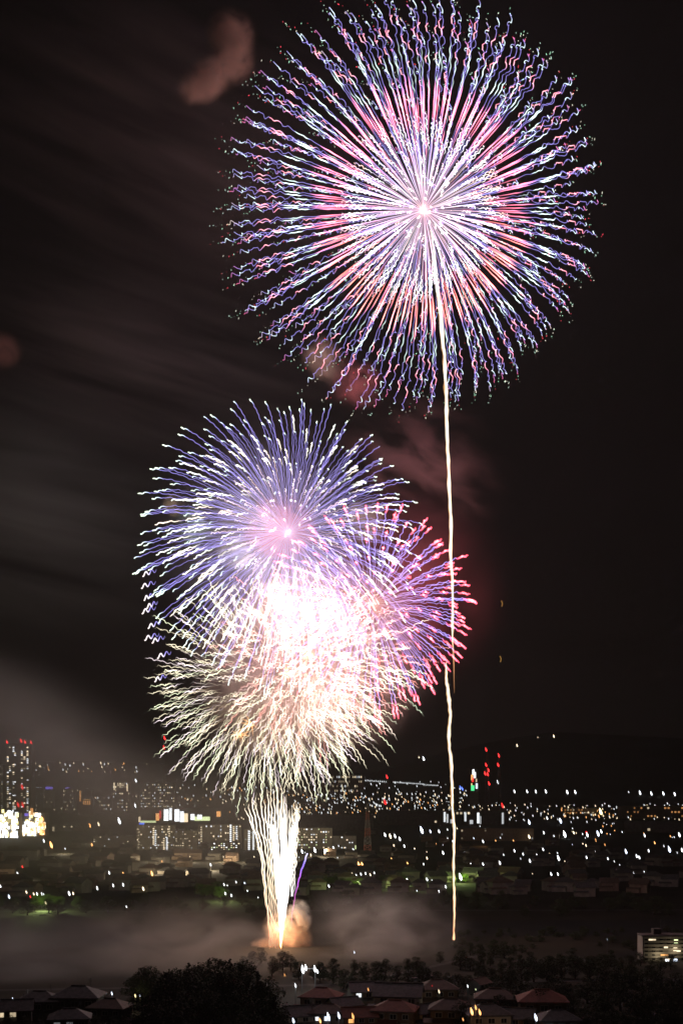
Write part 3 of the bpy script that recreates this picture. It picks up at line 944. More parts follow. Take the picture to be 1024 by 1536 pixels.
light_column(366, 373.5, 1247, 1281, 12, 'white', 1.7, 2.8, 2.2); light_column(366, 380, 1248, 1281, 12, 'white', 1.4, 2.6, 2.2); light_column(366, 386, 1250, 1281, 10, 'warm', .7)
for (a, b, c, d) in ((665, 668, 1218, 1233), (669.5, 672, 1221, 1234), (696, 699, 1219, 1232), (715, 718.5, 1219, 1235), (719.6, 721, 1224, 1236), (752, 755, 1219, 1236), (704, 709, 1230, 1236), (675, 679, 1229, 1235)):
    panel(660, a, b, c, d, 'white', rr.uniform(.45, 1.3).__round__(1), 'sign_panel')
panel(440, 516, 521, 1252, 1272, 'white', 1.4) if False else None
panel(499, 540 - 8, 534, 1268, 1278, 'lime', .8)
panel(169, 170.5, 172.5, 1174, 1185, 'warm', 1.6); panel(169, 190, 192, 1176, 1187, 'warm', 1.5); panel(169, 176, 186, 1177, 1179, 'warm', .8)
panel(78, 79, 82, 1240, 1250, 'warm', .6)

# orange-lit low building and coloured rooftop signs on the hazy slope
o_, w, ht = block('office_building', 'small building with an orange lit front and a slim orange corner sign', 118, 139, 1186, 1214, 2850, M_BROWNW, depth=12, roofbox=1)
BR[118] = (o_, w, ht, 2850, 118, 139)
panel(118, 119.5, 122, 1186, 1202, 'orange', .9, 'corner_sign')
for k in range(4): panel(118, 125 + k * 3, 126.8 + k * 3, 1201, 1207, 'orange', 1.3)
panel(118, 125, 136, 1199, 1200, 'orange', .8)
for (lb, x0, x1, sy0, sy1, c, s) in [('low building with a glowing violet roof sign', 67, 81, 1180, 1187, 'violet', 1.1), ('low building with a long white roof sign', 52, 65, 1181, 1184.5, 'cool', .7), ('low building with a small violet roof sign', 97, 107, 1181, 1186, 'violet', .8)]:
    Yb = 3150
    o_, w, ht = block('office_building', lb, x0, x1, sy1 + 3, 1212, Yb, M_CONC, depth=12, parapet=False)
    BR[x0] = (o_, w, ht, Yb, x0, x1)
    windows_px(o_, w, ht, Yb, sy1, 6, 4, .25, DIM, rr)
    m = MB(); m.box(-w * .42, w * .42, -.1, .35, ht + .003, ht + 10); m.build('sign_frame', M_STEEL, o_)
    panel(x0, x0 + (x1 - x0) * .12, x1 - (x1 - x0) * .12, sy0, sy1, c, s, 'roof_sign')

# glaring amusement and store complex at the left edge
for (lb, x0, x1, tp, bs, Y, seed) in [('blindingly lit store front cut off by the left picture edge', -14, 27, 1214, 1266, 2150, 1), ('blindingly lit amusement hall with a peaked orange bulb front', 33, 68, 1213, 1262, 2200, 2)]:
    o_, w, ht = block('shopping_complex', lb, x0, x1, tp + 6, bs, Y, M_CREAM, 'shop', 30)
    BR[x0] = (o_, w, ht, Y, x0, x1)
    q = random.Random(seed)
    for k in range(96):
        px = q.uniform(x0 + 1, x1 - 1); py = q.uniform(tp, bs - 12)
        if x0 == 33:
            lim = tp - 2 + max(0, abs(px - 50) - 3) * 1.7
            if py < lim: py = lim + q.uniform(0, 14)
        edge = x0 == 33 and px > 58
        c = q.choice(('orange', 'warm', 'orange') if edge else ('white', 'white', 'warm', 'warm', 'yellow', 'white'))
        sp_ = panel(x0, px, px + q.uniform(2, 5), py, py + q.uniform(2.5, 7), c, q.choice((3.0, 5.0, 8.0)), 'sign_panel')
        sp_.location.y -= .15 + .03 * k
    if x0 == 33:
        for k_, a_ in enumerate([(41, 44, 1257, 1261, 'red', 1.2), (47, 51, 1212, 1222, 'orange', 1.8), (38, 44, 1220, 1224, 'violet', 1.6)]):
            panel(33, *a_, 'sign_panel').location.y -= 4 + .1 * k_
    else:
        panel(-14, 12, 19, 1228, 1234, 'yellow', 1.1, 'sign_panel').location.y -= 4

# bright store with sign band in front of the hazy slope
o_, w, ht = block('store', 'wide store with glaring white signs and one small orange sign, above the apartment row', 207, 332, 1222, 1240, 2420, M_DARKW, 'shop', 25)
BR[207] = (o_, w, ht, 2420, 207, 332)
k = 0
for (a, b, c, d, cc, s) in [(209, 220, 1234, 1237, 'blue', 1.6), (211, 234, 1231, 1234, 'lime', 1.2), (208, 211, 1225, 1233, 'warm', 1.4), (234, 239, 1220, 1231, 'orange', 1.6), (239, 242, 1216, 1228, 'red', .9), (246, 253, 1214, 1231, 'white', 3.0), (254, 258, 1212, 1230, 'white', 2.2),
                            (262, 269, 1214, 1232, 'white', 2.6), (270, 276, 1217, 1233, 'white', 2.2), (276, 282, 1220, 1233, 'warm', 1.8), (286, 292, 1221, 1230, 'white', 2.4), (292, 315, 1225, 1231, 'lime', 1.5), (296, 303, 1222, 1229, 'white', 2.2), (325, 331, 1217, 1225, 'orange', 1.4)]:
    k += 1; panel(207, a, b, c, d, cc, s, 'sign_panel').location.y -= .1 * k
m = MB(); m.box(-w / 2, w / 2, .5, 1.0, ht + .71, ht + 13); m.build('sign_frame', M_STEEL, o_)

# colour-lit building far right of the trail
o_, w, ht = block('lit_office_tower', 'slim far tower with white, red and green lights on its front', 705, 717, 1153, 1196, 3300, M_CONC, 'tower', 14)
BR[705] = (o_, w, ht, 3300, 705, 717)
for (a, b, c, d, cc, s) in [(708, 711, 1154, 1162, 'white', 2.0), (710, 713, 1158, 1167, 'white', 2.4), (706, 709, 1162, 1170, 'orange', 1.5), (707, 710, 1166, 1173, 'red', 1.8), (706, 711, 1178, 1186, 'green', 1.2), (713, 716, 1175, 1183, 'cool', 1.6), (706, 708, 1175, 1178, 'yellow', 1.0), (713, 715, 1168, 1173, 'warm', .8)]:
    panel(705, a, b, c, d, cc, s)
for (x, y) in ((693, 1183), (690, 1181)): lamp(x, y, 'blue', 1.1, 2.5)
lamp(746, 1173, 'white', 1.2, 2.5)
lamp(753, 1208, 'red', 1.6, 2.0)
lamp(577, 1203, 'red', 1.9, 1.8)


def mast(lb, px, top, base, Y, beacons, red=False, wide=5.0):
    p = at(px, base, Y); gz = ground_z(p.x, Y); H = at(px, top, Y).z - gz
    root = empty('lattice_mast', (p.x, Y, gz))
    tag(root, lb, 'mast')
    nseg = 12
    legs = {True: MB(), False: MB()}
    for k in range(nseg):
        z0, z1 = H * k / nseg, H * (k + 1) / nseg
        w0 = wide * (1 - .8 * k / nseg); w1 = wide * (1 - .8 * (k + 1) / nseg)
        m = legs[(k // 2) % 2 == 0]
        c0 = [Vector((sx * w0, sy * w0, z0)) for sx, sy in ((-1, -1), (1, -1), (1, 1), (-1, 1))]
        c1 = [Vector((sx * w1, sy * w1, z1)) for sx, sy in ((-1, -1), (1, -1), (1, 1), (-1, 1))]
        for i in range(4):
            m.bar(c0[i], c1[i], wide * .07, None, 4)
            m.bar(c0[i], c1[(i + 1) % 4], wide * .045, None, 4); m.bar(c0[(i + 1) % 4], c1[i], wide * .045, None, 4)
            m.bar(c1[i], c1[(i + 1) % 4], wide * .045, None, 4)
    legs[True].build('red_section', M_ROOFR if red else M_STEEL, root)
    legs[False].build('pale_section', M_STEEL, root)
    for (bx, by) in beacons:
        q = at(bx, by, Y - wide * 1.3)
        o = link('beacon', head_mesh('red', 4.0), None, root)
        L = 3.4 * Y / F
        o.location = q - root.location; o.scale = (L * 1.2, L * 1.2, L); o.rotation_euler = (0, R(-17), 0)
    return root
mast('red and grey lattice mast rising dimly from the city, right of the fountain', 551, 1205, 1290, 1750, [], True, 5.2)
mast('far mast with a stack of red beacons, taller of the pair beside the trail', 730, 1124, 1200, 3400, [(728.5, 1124), (728.5, 1147), (732, 1155), (727, 1160), (731, 1161), (733, 1175)], False, 6)
mast('far mast with two red beacons, shorter of the pair beside the trail', 748, 1131, 1200, 3450, [(747.5, 1133), (746.5, 1147)], False, 5)
mast('far mast with a single red beacon above the even row of white lamps', 580, 1164, 1200, 3600, [(580, 1165)], False, 4)
mast('dim far mast with a red beacon behind the left edge of the golden burst', 246, 1104, 1200, 3300, [(247, 1107), (246, 1121)], False, 4)


# ------------------------------------------------------------------ trees
def leaf_mesh(name, centres, size, rng, flat=.5):
    n = len(centres)
    ax = rng.normal(0, 1, (n, 3)); ax /= np.linalg.norm(ax, axis=1)[:, None]
    bx = np.cross(ax, rng.normal(0, 1, (n, 3))); bx /= np.linalg.norm(bx, axis=1)[:, None] + 1e-9
    s = size * rng.uniform(.6, 1.4, n)[:, None]
    q = np.stack([centres - ax * s, centres - bx * s * flat, centres + ax * s, centres + bx * s * flat], axis=1).reshape(-1, 3)
    me = bpy.data.meshes.new(name)
    me.from_pydata(q.tolist(), [], [tuple(range(i * 4, i * 4 + 4)) for i in range(n)])
    me.update()
    return me


def broadleaf_meshes(seed, n=3400):
    """Unit-height tree (1 m): trunk + limbs mesh, crown mesh."""
    rng = np.random.default_rng(seed)
    t = MB()
    t.bar((0, 0, 0), (.01, .01, .22), .035, .026, 8); t.bar((.01, .01, .22), (.0, .02, .5), .026, .016, 8)
    cl = []
    for k in range(17):
        a = rng.uniform(0, 6.28); z = rng.uniform(.17, .86); r = rng.uniform(.12, .33) * (1.2 - 1.3 * abs(z - .45))
        e = Vector((r * math.cos(a), r * math.sin(a), z))
        t.bar((0, 0.015, max(.1, z - .2)), e, .013, .004, 5)
        cl.append((np.array(e), rng.uniform(.10, .19)))
    cl.append((np.array([0, 0, .84]), .15)); cl.append((np.array([0.02, 0, .6]), .22)); cl.append((np.array([0.02, 0, .35]), .24))
    cs = []
    per = n // len(cl)
    for c, r in cl:
        d = rng.normal(0, 1, (per, 3)); d /= np.linalg.norm(d, axis=1)[:, None]
        rad = r * rng.uniform(.35, 1.12, per) ** .6
        cs.append(c + d * rad[:, None] * np.array([1, 1, .8]))
    return t.mesh('trunk', True), leaf_mesh('crown', np.concatenate(cs), .019, rng)


def conifer_meshes(seed, n=2600):
    rng = np.random.default_rng(seed)
    t = MB()
    t.bar((0, 0, 0), (0, 0, .5), .022, .014, 8); t.bar((0, 0, .5), (0, 0, .99), .014, .002, 6)
    cs = []
    for k in range(70):
        z = .12 + .86 * (k / 70) ** .9 + rng.normal(0, .01)
        L = .20 * (1 - z) ** .75 * rng.uniform(.7, 1.25) + .008
        a = rng.uniform(0, 6.28)
        d = np.array([math.cos(a), math.sin(a), rng.uniform(-.15, .35)])
        if k % 2 == 0: t.bar((0, 0, z), Vector(d * L) + Vector((0, 0, z)), .004, .001, 4)
        m = n // 70
        u = rng.uniform(.1, 1, m)[:, None]
        cs.append(np.array([0, 0, z]) + d * L * u + rng.normal(0, .016, (m, 3)) * (1.2 - z))
    return t.mesh('trunk', True), leaf_mesh('crown', np.concatenate(cs), .015, rng, .35)


BROAD = [broadleaf_meshes(200 + i) for i in range(4)]
CONIF = [conifer_meshes(300 + i) for i in range(3)]
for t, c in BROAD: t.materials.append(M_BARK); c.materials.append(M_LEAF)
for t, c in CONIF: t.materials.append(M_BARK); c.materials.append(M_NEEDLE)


def tree(name, kind, i, loc, h, wide, rz, label, group):
    t, c = (BROAD if kind == 'b' else CONIF)[i % (4 if kind == 'b' else 3)]
    root = empty(name, loc, rz)
    for nm, me in (('trunk', t), ('crown', c)):
        o = link(nm, me, None, root); o.scale = (h * wide, h * wide, h)
    tag(root, label, 'tree', group)
    return root


M_LAMPLIT = surface('lamplit_leaves', (0.05, 0.09, 0.012), (0.10, 0.15, 0.03), 0.25, 0.7)  # brighter green leaf copy: lamp light painted into the leaf colour
LAMPLIT = []
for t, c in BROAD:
    c2 = c.copy(); c2.materials.clear(); c2.materials.append(M_LAMPLIT); LAMPLIT.append(c2)
rt = random.Random(14)
# the dark knoll of trees in front, left of centre
def grove(pts, hh, kindfn, label, group, wide=(1.0, 1.4)):
    for i, (px, ptop) in enumerate(pts):
        h = rt.uniform(*hh)
        Yt = (CH - h) * F / (ptop - HY)
        p = at(px, 0, Yt)
        k = kindfn(i)
        tree('conifer_tree' if k == 'c' else 'broadleaf_tree', k, i, (p.x, Yt, 0), h, rt.uniform(*wide), rt.uniform(0, 6.28), label[0 if k == 'c' else 1], group[0 if k == 'c' else 1])


knoll = [(228, 1482), (240, 1466), (250, 1458), (262, 1449), (272, 1450), (283, 1443), (292, 1446), (304, 1440), (314, 1437), (323, 1435), (334, 1436), (345, 1437), (356, 1438), (366, 1443), (376, 1449), (386, 1455), (396, 1464), (404, 1478), (412, 1492), (222, 1500), (214, 1515),
         (262, 1466), (300, 1456), (340, 1454), (378, 1470), (240, 1490), (270, 1490), (310, 1480), (350, 1480), (392, 1490), (418, 1508)]
grove(knoll, (17, 21), lambda i: 'c' if i in (2, 5, 8, 11, 15, 18) else 'b', ('dark pointed conifer in the black knoll of trees below the fountain', 'dark bushy tree in the black knoll of trees below the fountain'), ('conifers of the black knoll', 'bushy trees of the black knoll'), (.9, 1.25))
knoll += [(232 + 15 * q, 1506 + (q * 17 % 13)) for q in range(13)]
rgrove = [(735, 1478), (750, 1490), (790, 1488), (815, 1478), (700, 1500), (1015, 1472), (965, 1476), (905, 1470), (850, 1470), (748, 1462), (765, 1448), (782, 1440), (800, 1436), (820, 1432), (842, 1430), (862, 1432), (884, 1434), (905, 1440), (925, 1442), (945, 1446), (962, 1450), (985, 1452), (1010, 1456), (1035, 1456), (775, 1470), (830, 1460), (880, 1462), (930, 1470), (985, 1476), (1025, 1480), (860, 1486), (905, 1490), (955, 1496), (1000, 1500), (870, 1510), (930, 1515)]
grove(rgrove, (10, 14), lambda i: 'b', ('', 'dark bushy tree in the black grove below the lit apartment block'), ('', 'bushy trees of the black grove'), (1.0, 1.35))
mid = [(378, 1424), (392, 1420), (408, 1432), (424, 1424), (436, 1430), (448, 1440), (366, 1432)]
grove(mid, (8, 10), lambda i: 'b', ('', 'bushy tree silhouetted against the glowing launch smoke'), ('', 'trees in front of the launch smoke'), (.8, 1.1))
grove([(212, 1449), (222, 1446), (232, 1452), (206, 1460), (226, 1466)], (11, 14), lambda i: 'b', ('', 'grey hazy tree standing alone in smoke left of the black knoll'), ('', 'trees in the smoke left of the knoll'), (1, 1.2))
grove([(612, 1436), (624, 1434), (634, 1440), (565, 1440), (578, 1436), (545, 1442), (530, 1438), (500, 1436), (480, 1440), (660, 1426), (690, 1418), (705, 1412), (720, 1414), (740, 1408), (756, 1410), (770, 1416)] + [(470 + 14 * q + (q * 37 % 9), 1446 + (q * 53 % 17)) for q in range(22)] + [(690 + 15 * q, 1424 + (q * 41 % 15)) for q in range(22)], (6, 10), lambda i: 'b', ('', 'dark tree on the far side of the village houses'), ('', 'trees behind the village houses'), (.9, 1.2))
# tree belts beyond the launch field
belt = []
for i in range(46):
    px = -30 + i * 24 + rt.uniform(-9, 9)
    belt.append((px, on_ground(px, 1366 + rt.uniform(-8, 8)), rt.uniform(8, 14)))
for px, row in [(740 + 17 * q, 1510 + (q * 29 % 24)) for q in range(18)] + [(12 * q - 10, 1518 + (q * 31 % 20)) for q in range(20)]:
    Yt = (CH - 7) * F / (row - HY)
    tree('broadleaf_tree', 'b', int(px), at(px, 0, Yt) * 1.0 * Vector((1, 1, 0)) if False else Vector(((px - 512) / F * Yt, Yt, 0)), 7, 1.3, px, 'low black tree along the bottom edge of the picture', 'low trees along the bottom edge')
for i, (px, p, h) in enumerate(belt):
    tree('broadleaf_tree', 'b', i, p, h, rt.uniform(1.1, 1.6), rt.uniform(0, 6.28), 'small dark tree in the belt beyond the launch field', 'tree belt beyond the launch field')
for q in range(46):
    px = 680 + q * 7.6 + rt.uniform(-6, 6); row = rt.uniform(1398, 1432); h = rt.uniform(2.5, 5)
    Yt = 161280 / (row - HY)
    tree('broadleaf_tree', 'b', q, ((px - 512) / F * Yt, Yt, 0), h, rt.uniform(1.5, 2.2), rt.uniform(0, 6.28), 'low spreading bush on the dark slope behind the black grove', 'bushes on the dark slope')
# lamp-lit green trees
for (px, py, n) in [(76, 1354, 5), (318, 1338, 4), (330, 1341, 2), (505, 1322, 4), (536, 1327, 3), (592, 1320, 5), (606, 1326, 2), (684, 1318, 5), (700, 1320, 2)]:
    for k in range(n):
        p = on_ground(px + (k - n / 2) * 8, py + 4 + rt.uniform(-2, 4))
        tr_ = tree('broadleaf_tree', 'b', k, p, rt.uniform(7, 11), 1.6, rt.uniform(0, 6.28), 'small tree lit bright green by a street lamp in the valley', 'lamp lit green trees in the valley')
        [c for c in tr_.children if c.name.startswith('crown')][0].data = LAMPLIT[k % 4]


# ------------------------------------------------------------------ houses
def house_proto(seed, roofm, wallm, hip=False, w=11.0, d=8.5, h=5.6, lit=(), near=False):
    """Two-storey Japanese town house about the origin, front towards -Y."""
    root = empty('house', (0, 0, 0))
    m = MB()
    if hip:
        m.box(-w / 2, w / 2, -d / 2, d / 2, 0, h)
    else:
        g = 2.4
        m.add([(-w / 2, -d / 2, 0), (w / 2, -d / 2, 0), (w / 2, d / 2, 0), (-w / 2, d / 2, 0), (-w / 2, -d / 2, h), (w / 2, -d / 2, h), (w / 2, d / 2, h), (-w / 2, d / 2, h), (-w / 2, 0, h + g), (w / 2, 0, h + g)],
              [(0, 3, 2, 1), (0, 1, 5, 4), (2, 3, 7, 6), (1, 2, 6, 9, 5), (3, 0, 4, 8, 7), (4, 5, 9, 8), (6, 7, 8, 9)])
    m.box(-w / 2 - 1.6, w * .1, -d / 2 - 2.0, -d / 2 + .0 - .01, 0, 2.6)
    m.build('wall', wallm, root)
    r = MB()
    e = .7
    if hip:
        g = 2.6; x1 = w / 2 + e; y1 = d / 2 + e; rx = w / 2 - d / 2 + .6
        for dz in (0,):
            r.add([(-x1, -y1, h), (x1, -y1, h), (x1, y1, h), (-x1, y1, h), (-x1, -y1, h + .25), (x1, -y1, h + .25), (x1, y1, h + .25), (-x1, y1, h + .25), (-rx, 0, h + g), (rx, 0, h + g)],
                  [(0, 3, 2, 1), (0, 1, 5, 4), (1, 2, 6, 5), (2, 3, 7, 6), (3, 0, 4, 7), (4, 5, 9, 8), (5, 6, 9), (6, 7, 8, 9), (7, 4, 8)])
        r.bar((-rx, 0, h + g), (rx, 0, h + g), .22)
    else:
        g = 2.4; sl = g / (d / 2); th = .25
        for sg in (-1, 1):
            ye = sg * (d / 2 + e); ze = h - e * sl
            r.add([(-w / 2 - e, ye, ze + .01), (w / 2 + e, ye, ze + .01), (w / 2 + e, 0, h + g + .01), (-w / 2 - e, 0, h + g + .01), (-w / 2 - e, ye, ze + th), (w / 2 + e, ye, ze + th), (w / 2 + e, 0, h + g + th), (-w / 2 - e, 0, h + g + th)],
                  [(0, 1, 2, 3), (4, 5, 6, 7), (0, 1, 5, 4), (1, 2, 6, 5), (3, 0, 4, 7)])
        r.bar((-w / 2 - e, 0, h + g + .25), (w / 2 + e, 0, h + g + .25), .2)
    # porch roof
    r.add([(-w / 2 - 1.9, -d / 2 - 2.4, 2.62), (w * .1 + .3, -d / 2 - 2.4, 2.62), (w * .1 + .3, -d / 2 - .01, 3.5), (-w / 2 - 1.9, -d / 2 - .01, 3.5), (-w / 2 - 1.9, -d / 2 - .01, 2.62), (w * .1 + .3, -d / 2 - .01, 2.62)],
          [(0, 1, 2, 3), (0, 3, 4), (1, 5, 2), (0, 4, 5, 1)])
    r.build('roof', roofm, root)
    rr2 = random.Random(seed)
    if near:
        k = 0
        for (x, z, ww, hh, yy) in [(-w * .3, 4.3, 1.7, 1.3, -d / 2), (0.2, 4.3, 1.7, 1.3, -d / 2), (w * .32, 4.3, 1.5, 1.2, -d / 2), (w * .3, 1.5, 1.9, 1.9, -d / 2), (-w * .35, 1.4, 1.8, 1.2, -d / 2 - 2.0)]:
            c = lit[k] if k < len(lit) else None
            f = MB(); f.box(x - ww / 2 - .1, x + ww / 2 + .1, yy - .05, yy - .004, z - hh / 2 - .1, z + hh / 2 + .1)
            fr = f.build('window', M_WHTST, root)
            pm = MB(); pm.box(x - ww / 2, x - .04, yy - .085, yy - .053, z - hh / 2, z + hh / 2); pm.box(x + .04, x + ww / 2, yy - .085, yy - .053, z - hh / 2, z + hh / 2)
            pm.build('pane', LMAT(*c) if c else M_GLASS, fr)
            k += 1
        am = MB(); zt = h + 2.4; ax_ = w * .28
        am.bar((ax_, 0, zt), (ax_, 0, zt + 2.2), .04)
        for q in range(4): am.bar((ax_ - .5 + .06 * q, -.2, zt + 1.3 + .25 * q), (ax_ + .5 - .06 * q, .2, zt + 1.3 + .25 * q), .025)
        am.build('aerial', M_STEEL, root)
        gm = MB(); gm.bar((-w / 2 - .6, -d / 2 - .75, h - (.0 if hip else .42)), (w / 2 + .6, -d / 2 - .75, h - (.0 if hip else .42)), .09); gm.build('gutter', M_STEEL, root)
        dm = MB(); dm.box(-.9, .1, -d / 2 - 2.06, -d / 2 - 2.004, 0, 2.1); dm.build('door', M_BROWNW, root)
    return root


def place(root, x, y, rz, s=1.0, label=None, group=None, z=0.0):
    root.location = (x, y, z); root.rotation_euler = (0, 0, rz); root.scale = (s, s, s)
    tag(root, label, 'house', group)


# village houses in front, each its own (px centre, photo row of the eaves, distance, size, turn, roof, wall, hip, lit windows, label)
NEAR = [
    (482, 1494, 560, 1.25, -.25, M_ROOFR, M_CREAM, True, [], 'red roofed house with cream walls, just below the three white floodlights'),
    (548, 1484, 585, 1.15, .2, M_ROOFG, M_CREAM, False, [('white', 1.2), None, ('lime', .9)], 'grey roofed house with one bright upstairs window, right of the red roofed house'),
    (598, 1490, 575, 1.5, -.15, M_ROOFG, M_WHITEW, False, [], 'long pale roofed house behind the round dark bush, no lights'),
    (655, 1482, 590, 1.3, .1, M_ROOFB, M_BROWNW, True, [], 'brown hip roofed house in front of the white parked cars'),
    (718, 1474, 600, .8, .9, M_ROOFB, M_WHITEW, False, [], 'small white gabled house at the end of the village street'),
    (742, 1496, 560, 1.3, -.1, M_ROOFB, M_BROWNW, True, [], 'brown roofed house behind the red hip roof'),
    (812, 1500, 552, 1.5, -.06, M_ROOFR, M_BROWNW, True, [], 'dark house with a broad red hip roof below the black grove'),
    (452, 1520, 516, 1.1, .3, M_ROOFG, M_CREAM, False, [], 'gabled house beside the foot of the black knoll'),
    (492, 1518, 505, 1.15, -.1, M_ROOFB, M_CREAM, True, [('white', 1.6), ('cool', 1.8)], 'house with two glowing white windows side by side, bottom of the village'),
    (538, 1522, 500, 1.05, .15, M_ROOFR, M_BROWNW, False, [('orange', 1.4)], 'house with one narrow orange window, bottom of the village'),
    (592, 1514, 520, 1.3, -.2, M_ROOFR, M_BROWNW, True, [], 'unlit red roofed house in the middle of the village'),
    (636, 1516, 512, 1.0, .6, M_ROOFG, M_WHITEW, False, [], 'unlit white house with a steep grey gable'),
    (676, 1512, 520, 1.3, -.1, M_ROOFB, M_BROWNW, True, [], 'brown unlit house left of the orange porch lamps'),
    (730, 1520, 500, 1.3, .12, M_ROOFG, M_CREAM, True, [], 'wide house behind the glaring orange porch lamps'),
    (775, 1524, 500, 1.1, -.3, M_ROOFG, M_BROWNW, False, [], 'dark gabled house right of the orange porch lamps'),
    (835, 1528, 495, 1.2, .1, M_ROOFG, M_BROWNW, True, [], 'dark hip roofed house beside the bluish bottom lamp'),
    (60, 1500, 545, 1.3, .05, M_ROOFG, M_DARKW, True, [], 'black low house silhouette by the two blue white lamps'),
    (118, 1494, 550, 1.5, -.05, M_ROOFG, M_DARKW, True, [], 'black broad roof silhouette between the two blue white lamps and the knoll'),
    (20, 1512, 520, 1.2, .2, M_ROOFG, M_DARKW, False, [('warm', .8), ('warm', .5)], 'dark house with a faint warm window in the bottom corner'),
    (165, 1510, 530, 1.2, -.2, M_ROOFB, M_DARKW, True, [], 'black house silhouette next to the left foot of the knoll'),
    (105, 1526, 500, 1.2, .15, M_ROOFG, M_DARKW, True, [('white', .12), ('white', .1)], 'dark house with two faint grey windows at the bottom edge'),
    (515, 1506, 540, 1.0, .5, M_ROOFG, M_CREAM, False, [], 'small cream house between the red roof and the middle of the village'),
]
for i, (px, pe, Y, s, rz, rm, wm, hip, lit, lb) in enumerate(NEAR):
    h = house_proto(i, rm, wm, hip, w=11, d=8.5, h=5.6, lit=lit, near=True)
    zt = at(px, pe, Y).z
    Yb = Y
    # solve the distance so that the eaves show on that row
    for _ in range(8):
        Yb = (CH - 5.6 * s) / (pe - HY) * F
    place(h, (px - 512) / F * Yb, Yb, rz, s, lb)

# the dark town across the valley
M_TOWN = surface('weathered_town_wall', (0.14, 0.13, 0.11), (0.22, 0.2, 0.17), 0.3, 0.9)
TOWN = [house_proto(50, M_ROOFG, M_TOWN, True), house_proto(51, M_ROOFB, M_BROWNW, False), house_proto(52, M_ROOFB, M_TOWN, True), house_proto(53, M_ROOFG, M_TOWN, False)]
TL = ['small grey hip roofed house in the dark town across the valley', 'small brown gabled house in the dark town across the valley', 'small brown hip roofed house in the dark town across the valley', 'small pale gabled house in the dark town across the valley']
rh = random.Random(31)
usedp = [False] * 4
for k in range(230):
    px = rh.uniform(-20, 1050); row = rh.choice((rh.uniform(1284, 1345), rh.uniform(1250, 1340)))
    p = on_ground(px, row)
    q = rh.randrange(4)
    if usedp[q]: hh = copy_tree(TOWN[q])
    else: hh = TOWN[q]; usedp[q] = True
    place(hh, p.x, p.y, rh.uniform(-.5, .5), rh.uniform(1.0, 1.7), TL[q], ['grey roofed town houses', 'brown roofed town houses', 'brown hip roofed town houses', 'pale gabled town houses'][q], p.z)

# apartment block at the right edge, in front
Yr = 640
rb_, w, ht = block('apartment_block', 'four storey apartment block with several lit windows, at the right edge above the grove', 963, 1062, 1405, 1470, Yr, M_CONC, depth=11, roofbox=2)
fl = (ht - .5) / 6.2
slab = MB()
for k in range(1, 7):
    slab.box(-w / 2 + .6, w / 2 - .6, -1.1, -.004, k * fl - .12, k * fl + .06)
    slab.box(-w / 2 + .6, w / 2 - .6, -1.1, -1.0, k * fl + .061, k * fl + 1.0)
slab.build('balcony', M_CONC, rb_)
LITW = {(975, 1411): ('warm', .9), (980, 1411): ('warm', .6), (1013, 1412): ('lime', 1.6), (998, 1422): ('warm', 1.0), (1012, 1424): ('warm', 1.4), (1017, 1425): ('warm', 1.2), (993, 1432): ('orange', .9), (999, 1433): ('orange', .5), (1000, 1441): ('white', 2.2), (1012, 1441): ('cool', 2.2), (1003, 1437): ('warm', .9)}
for (px, py), (c, s) in LITW.items():
    q = at(px, py, Yr)
    o = window(rb_, q.x - rb_.location.x, q.z - rb_.location.z, 1.9, 1.7, c, round(s * 1.7, 2), -.002)
for k in range(6):
    for j in range(9):
        x = -w / 2 + w * (j + .5) / 9
        if not any(abs((px - 512) / F * Yr - rb_.location.x - x) < 1.8 and abs(at(px, py, Yr).z - rb_.location.z - (k * fl + 1.3)) < 1.6 for (px, py) in LITW):
            window(rb_, x, k * fl + 1.35, 1.6, 1.7, None, 0)
for (px, py, c) in ((985, 1432, 'warm'), (1010, 1424, 'warm'), (1003, 1443, 'white')):
    q = at(px, py, Yr); point('facade_fill_light', (q.x - rb_.location.x, -4.0, q.z - rb_.location.z), COLR[c], 420, .4, rb_)  # unseen lights added before the front to brighten the facade
m = MB(); q = at(994, 1380, Yr); m.bar((q.x - rb_.location.x, 5, ht), (q.x - rb_.location.x, 5, q.z - rb_.location.z), .10)
for k in range(3): m.bar((q.x - rb_.location.x - .7, 5, q.z - rb_.location.z - .5 - k * .6), (q.x - rb_.location.x + .7, 5, q.z - rb_.location.z - .5 - k * .6), .03)
m.build('antenna', M_STEEL, rb_)


# near lamps in the village
def near_lamp(px, py, Y, col, size, strength, label, lit=0.0, name='street_lamp', group=None):
    c = at(px, py, Y)
    root = empty(name, (c.x, Y, 0))
    L = 2.4 * size * Y / F
    hd = link('lamp_head', head_mesh(col, strength), None, root); hd.location = (0, 0, c.z); hd.scale = (L * 1.2, L * 1.2, L); hd.rotation_euler = (0, R(-14), 0)
    m = MB(); m.bar((0, .25, 0), (0, .25, c.z + L * .3), .10, .07, 8); m.bar((0, .25, c.z + L * .3), (0, -.02, c.z + L * .2), .05, .05, 6)
    m.build('pole', M_STEEL, root)
    tag(root, label, 'street lamp', group)
    if lit:
        point('lamp_light', (0, -L * .5 - .6, c.z), COLR[col], lit, .4, root)
    return root
near_lamp(20, 1500, 485, 'cool', 1.7, 3.5, 'bluish white lamp at the bottom left, nearest the picture edge', 500)
near_lamp(92, 1497, 485, 'cool', 1.5, 3.0, 'bluish white lamp between two black house silhouettes', 400)
near_lamp(168, 1490, 490, 'cool', 1.3, 2.5, 'bluish white lamp left of the yellow lit wall', 200)
near_lamp(203, 1493, 490, 'yellow', 1.4, 2.5, 'yellow lamp at the left foot of the knoll', 500)
near_lamp(210, 1493, 491, 'cool', .9, 1.6, 'pale lamp touching the yellow one at the left foot of the knoll')
near_lamp(531, 1428, 660, 'cool', 1.2, 2.0, 'lone white lamp in the smoke between fountain and rising trail')
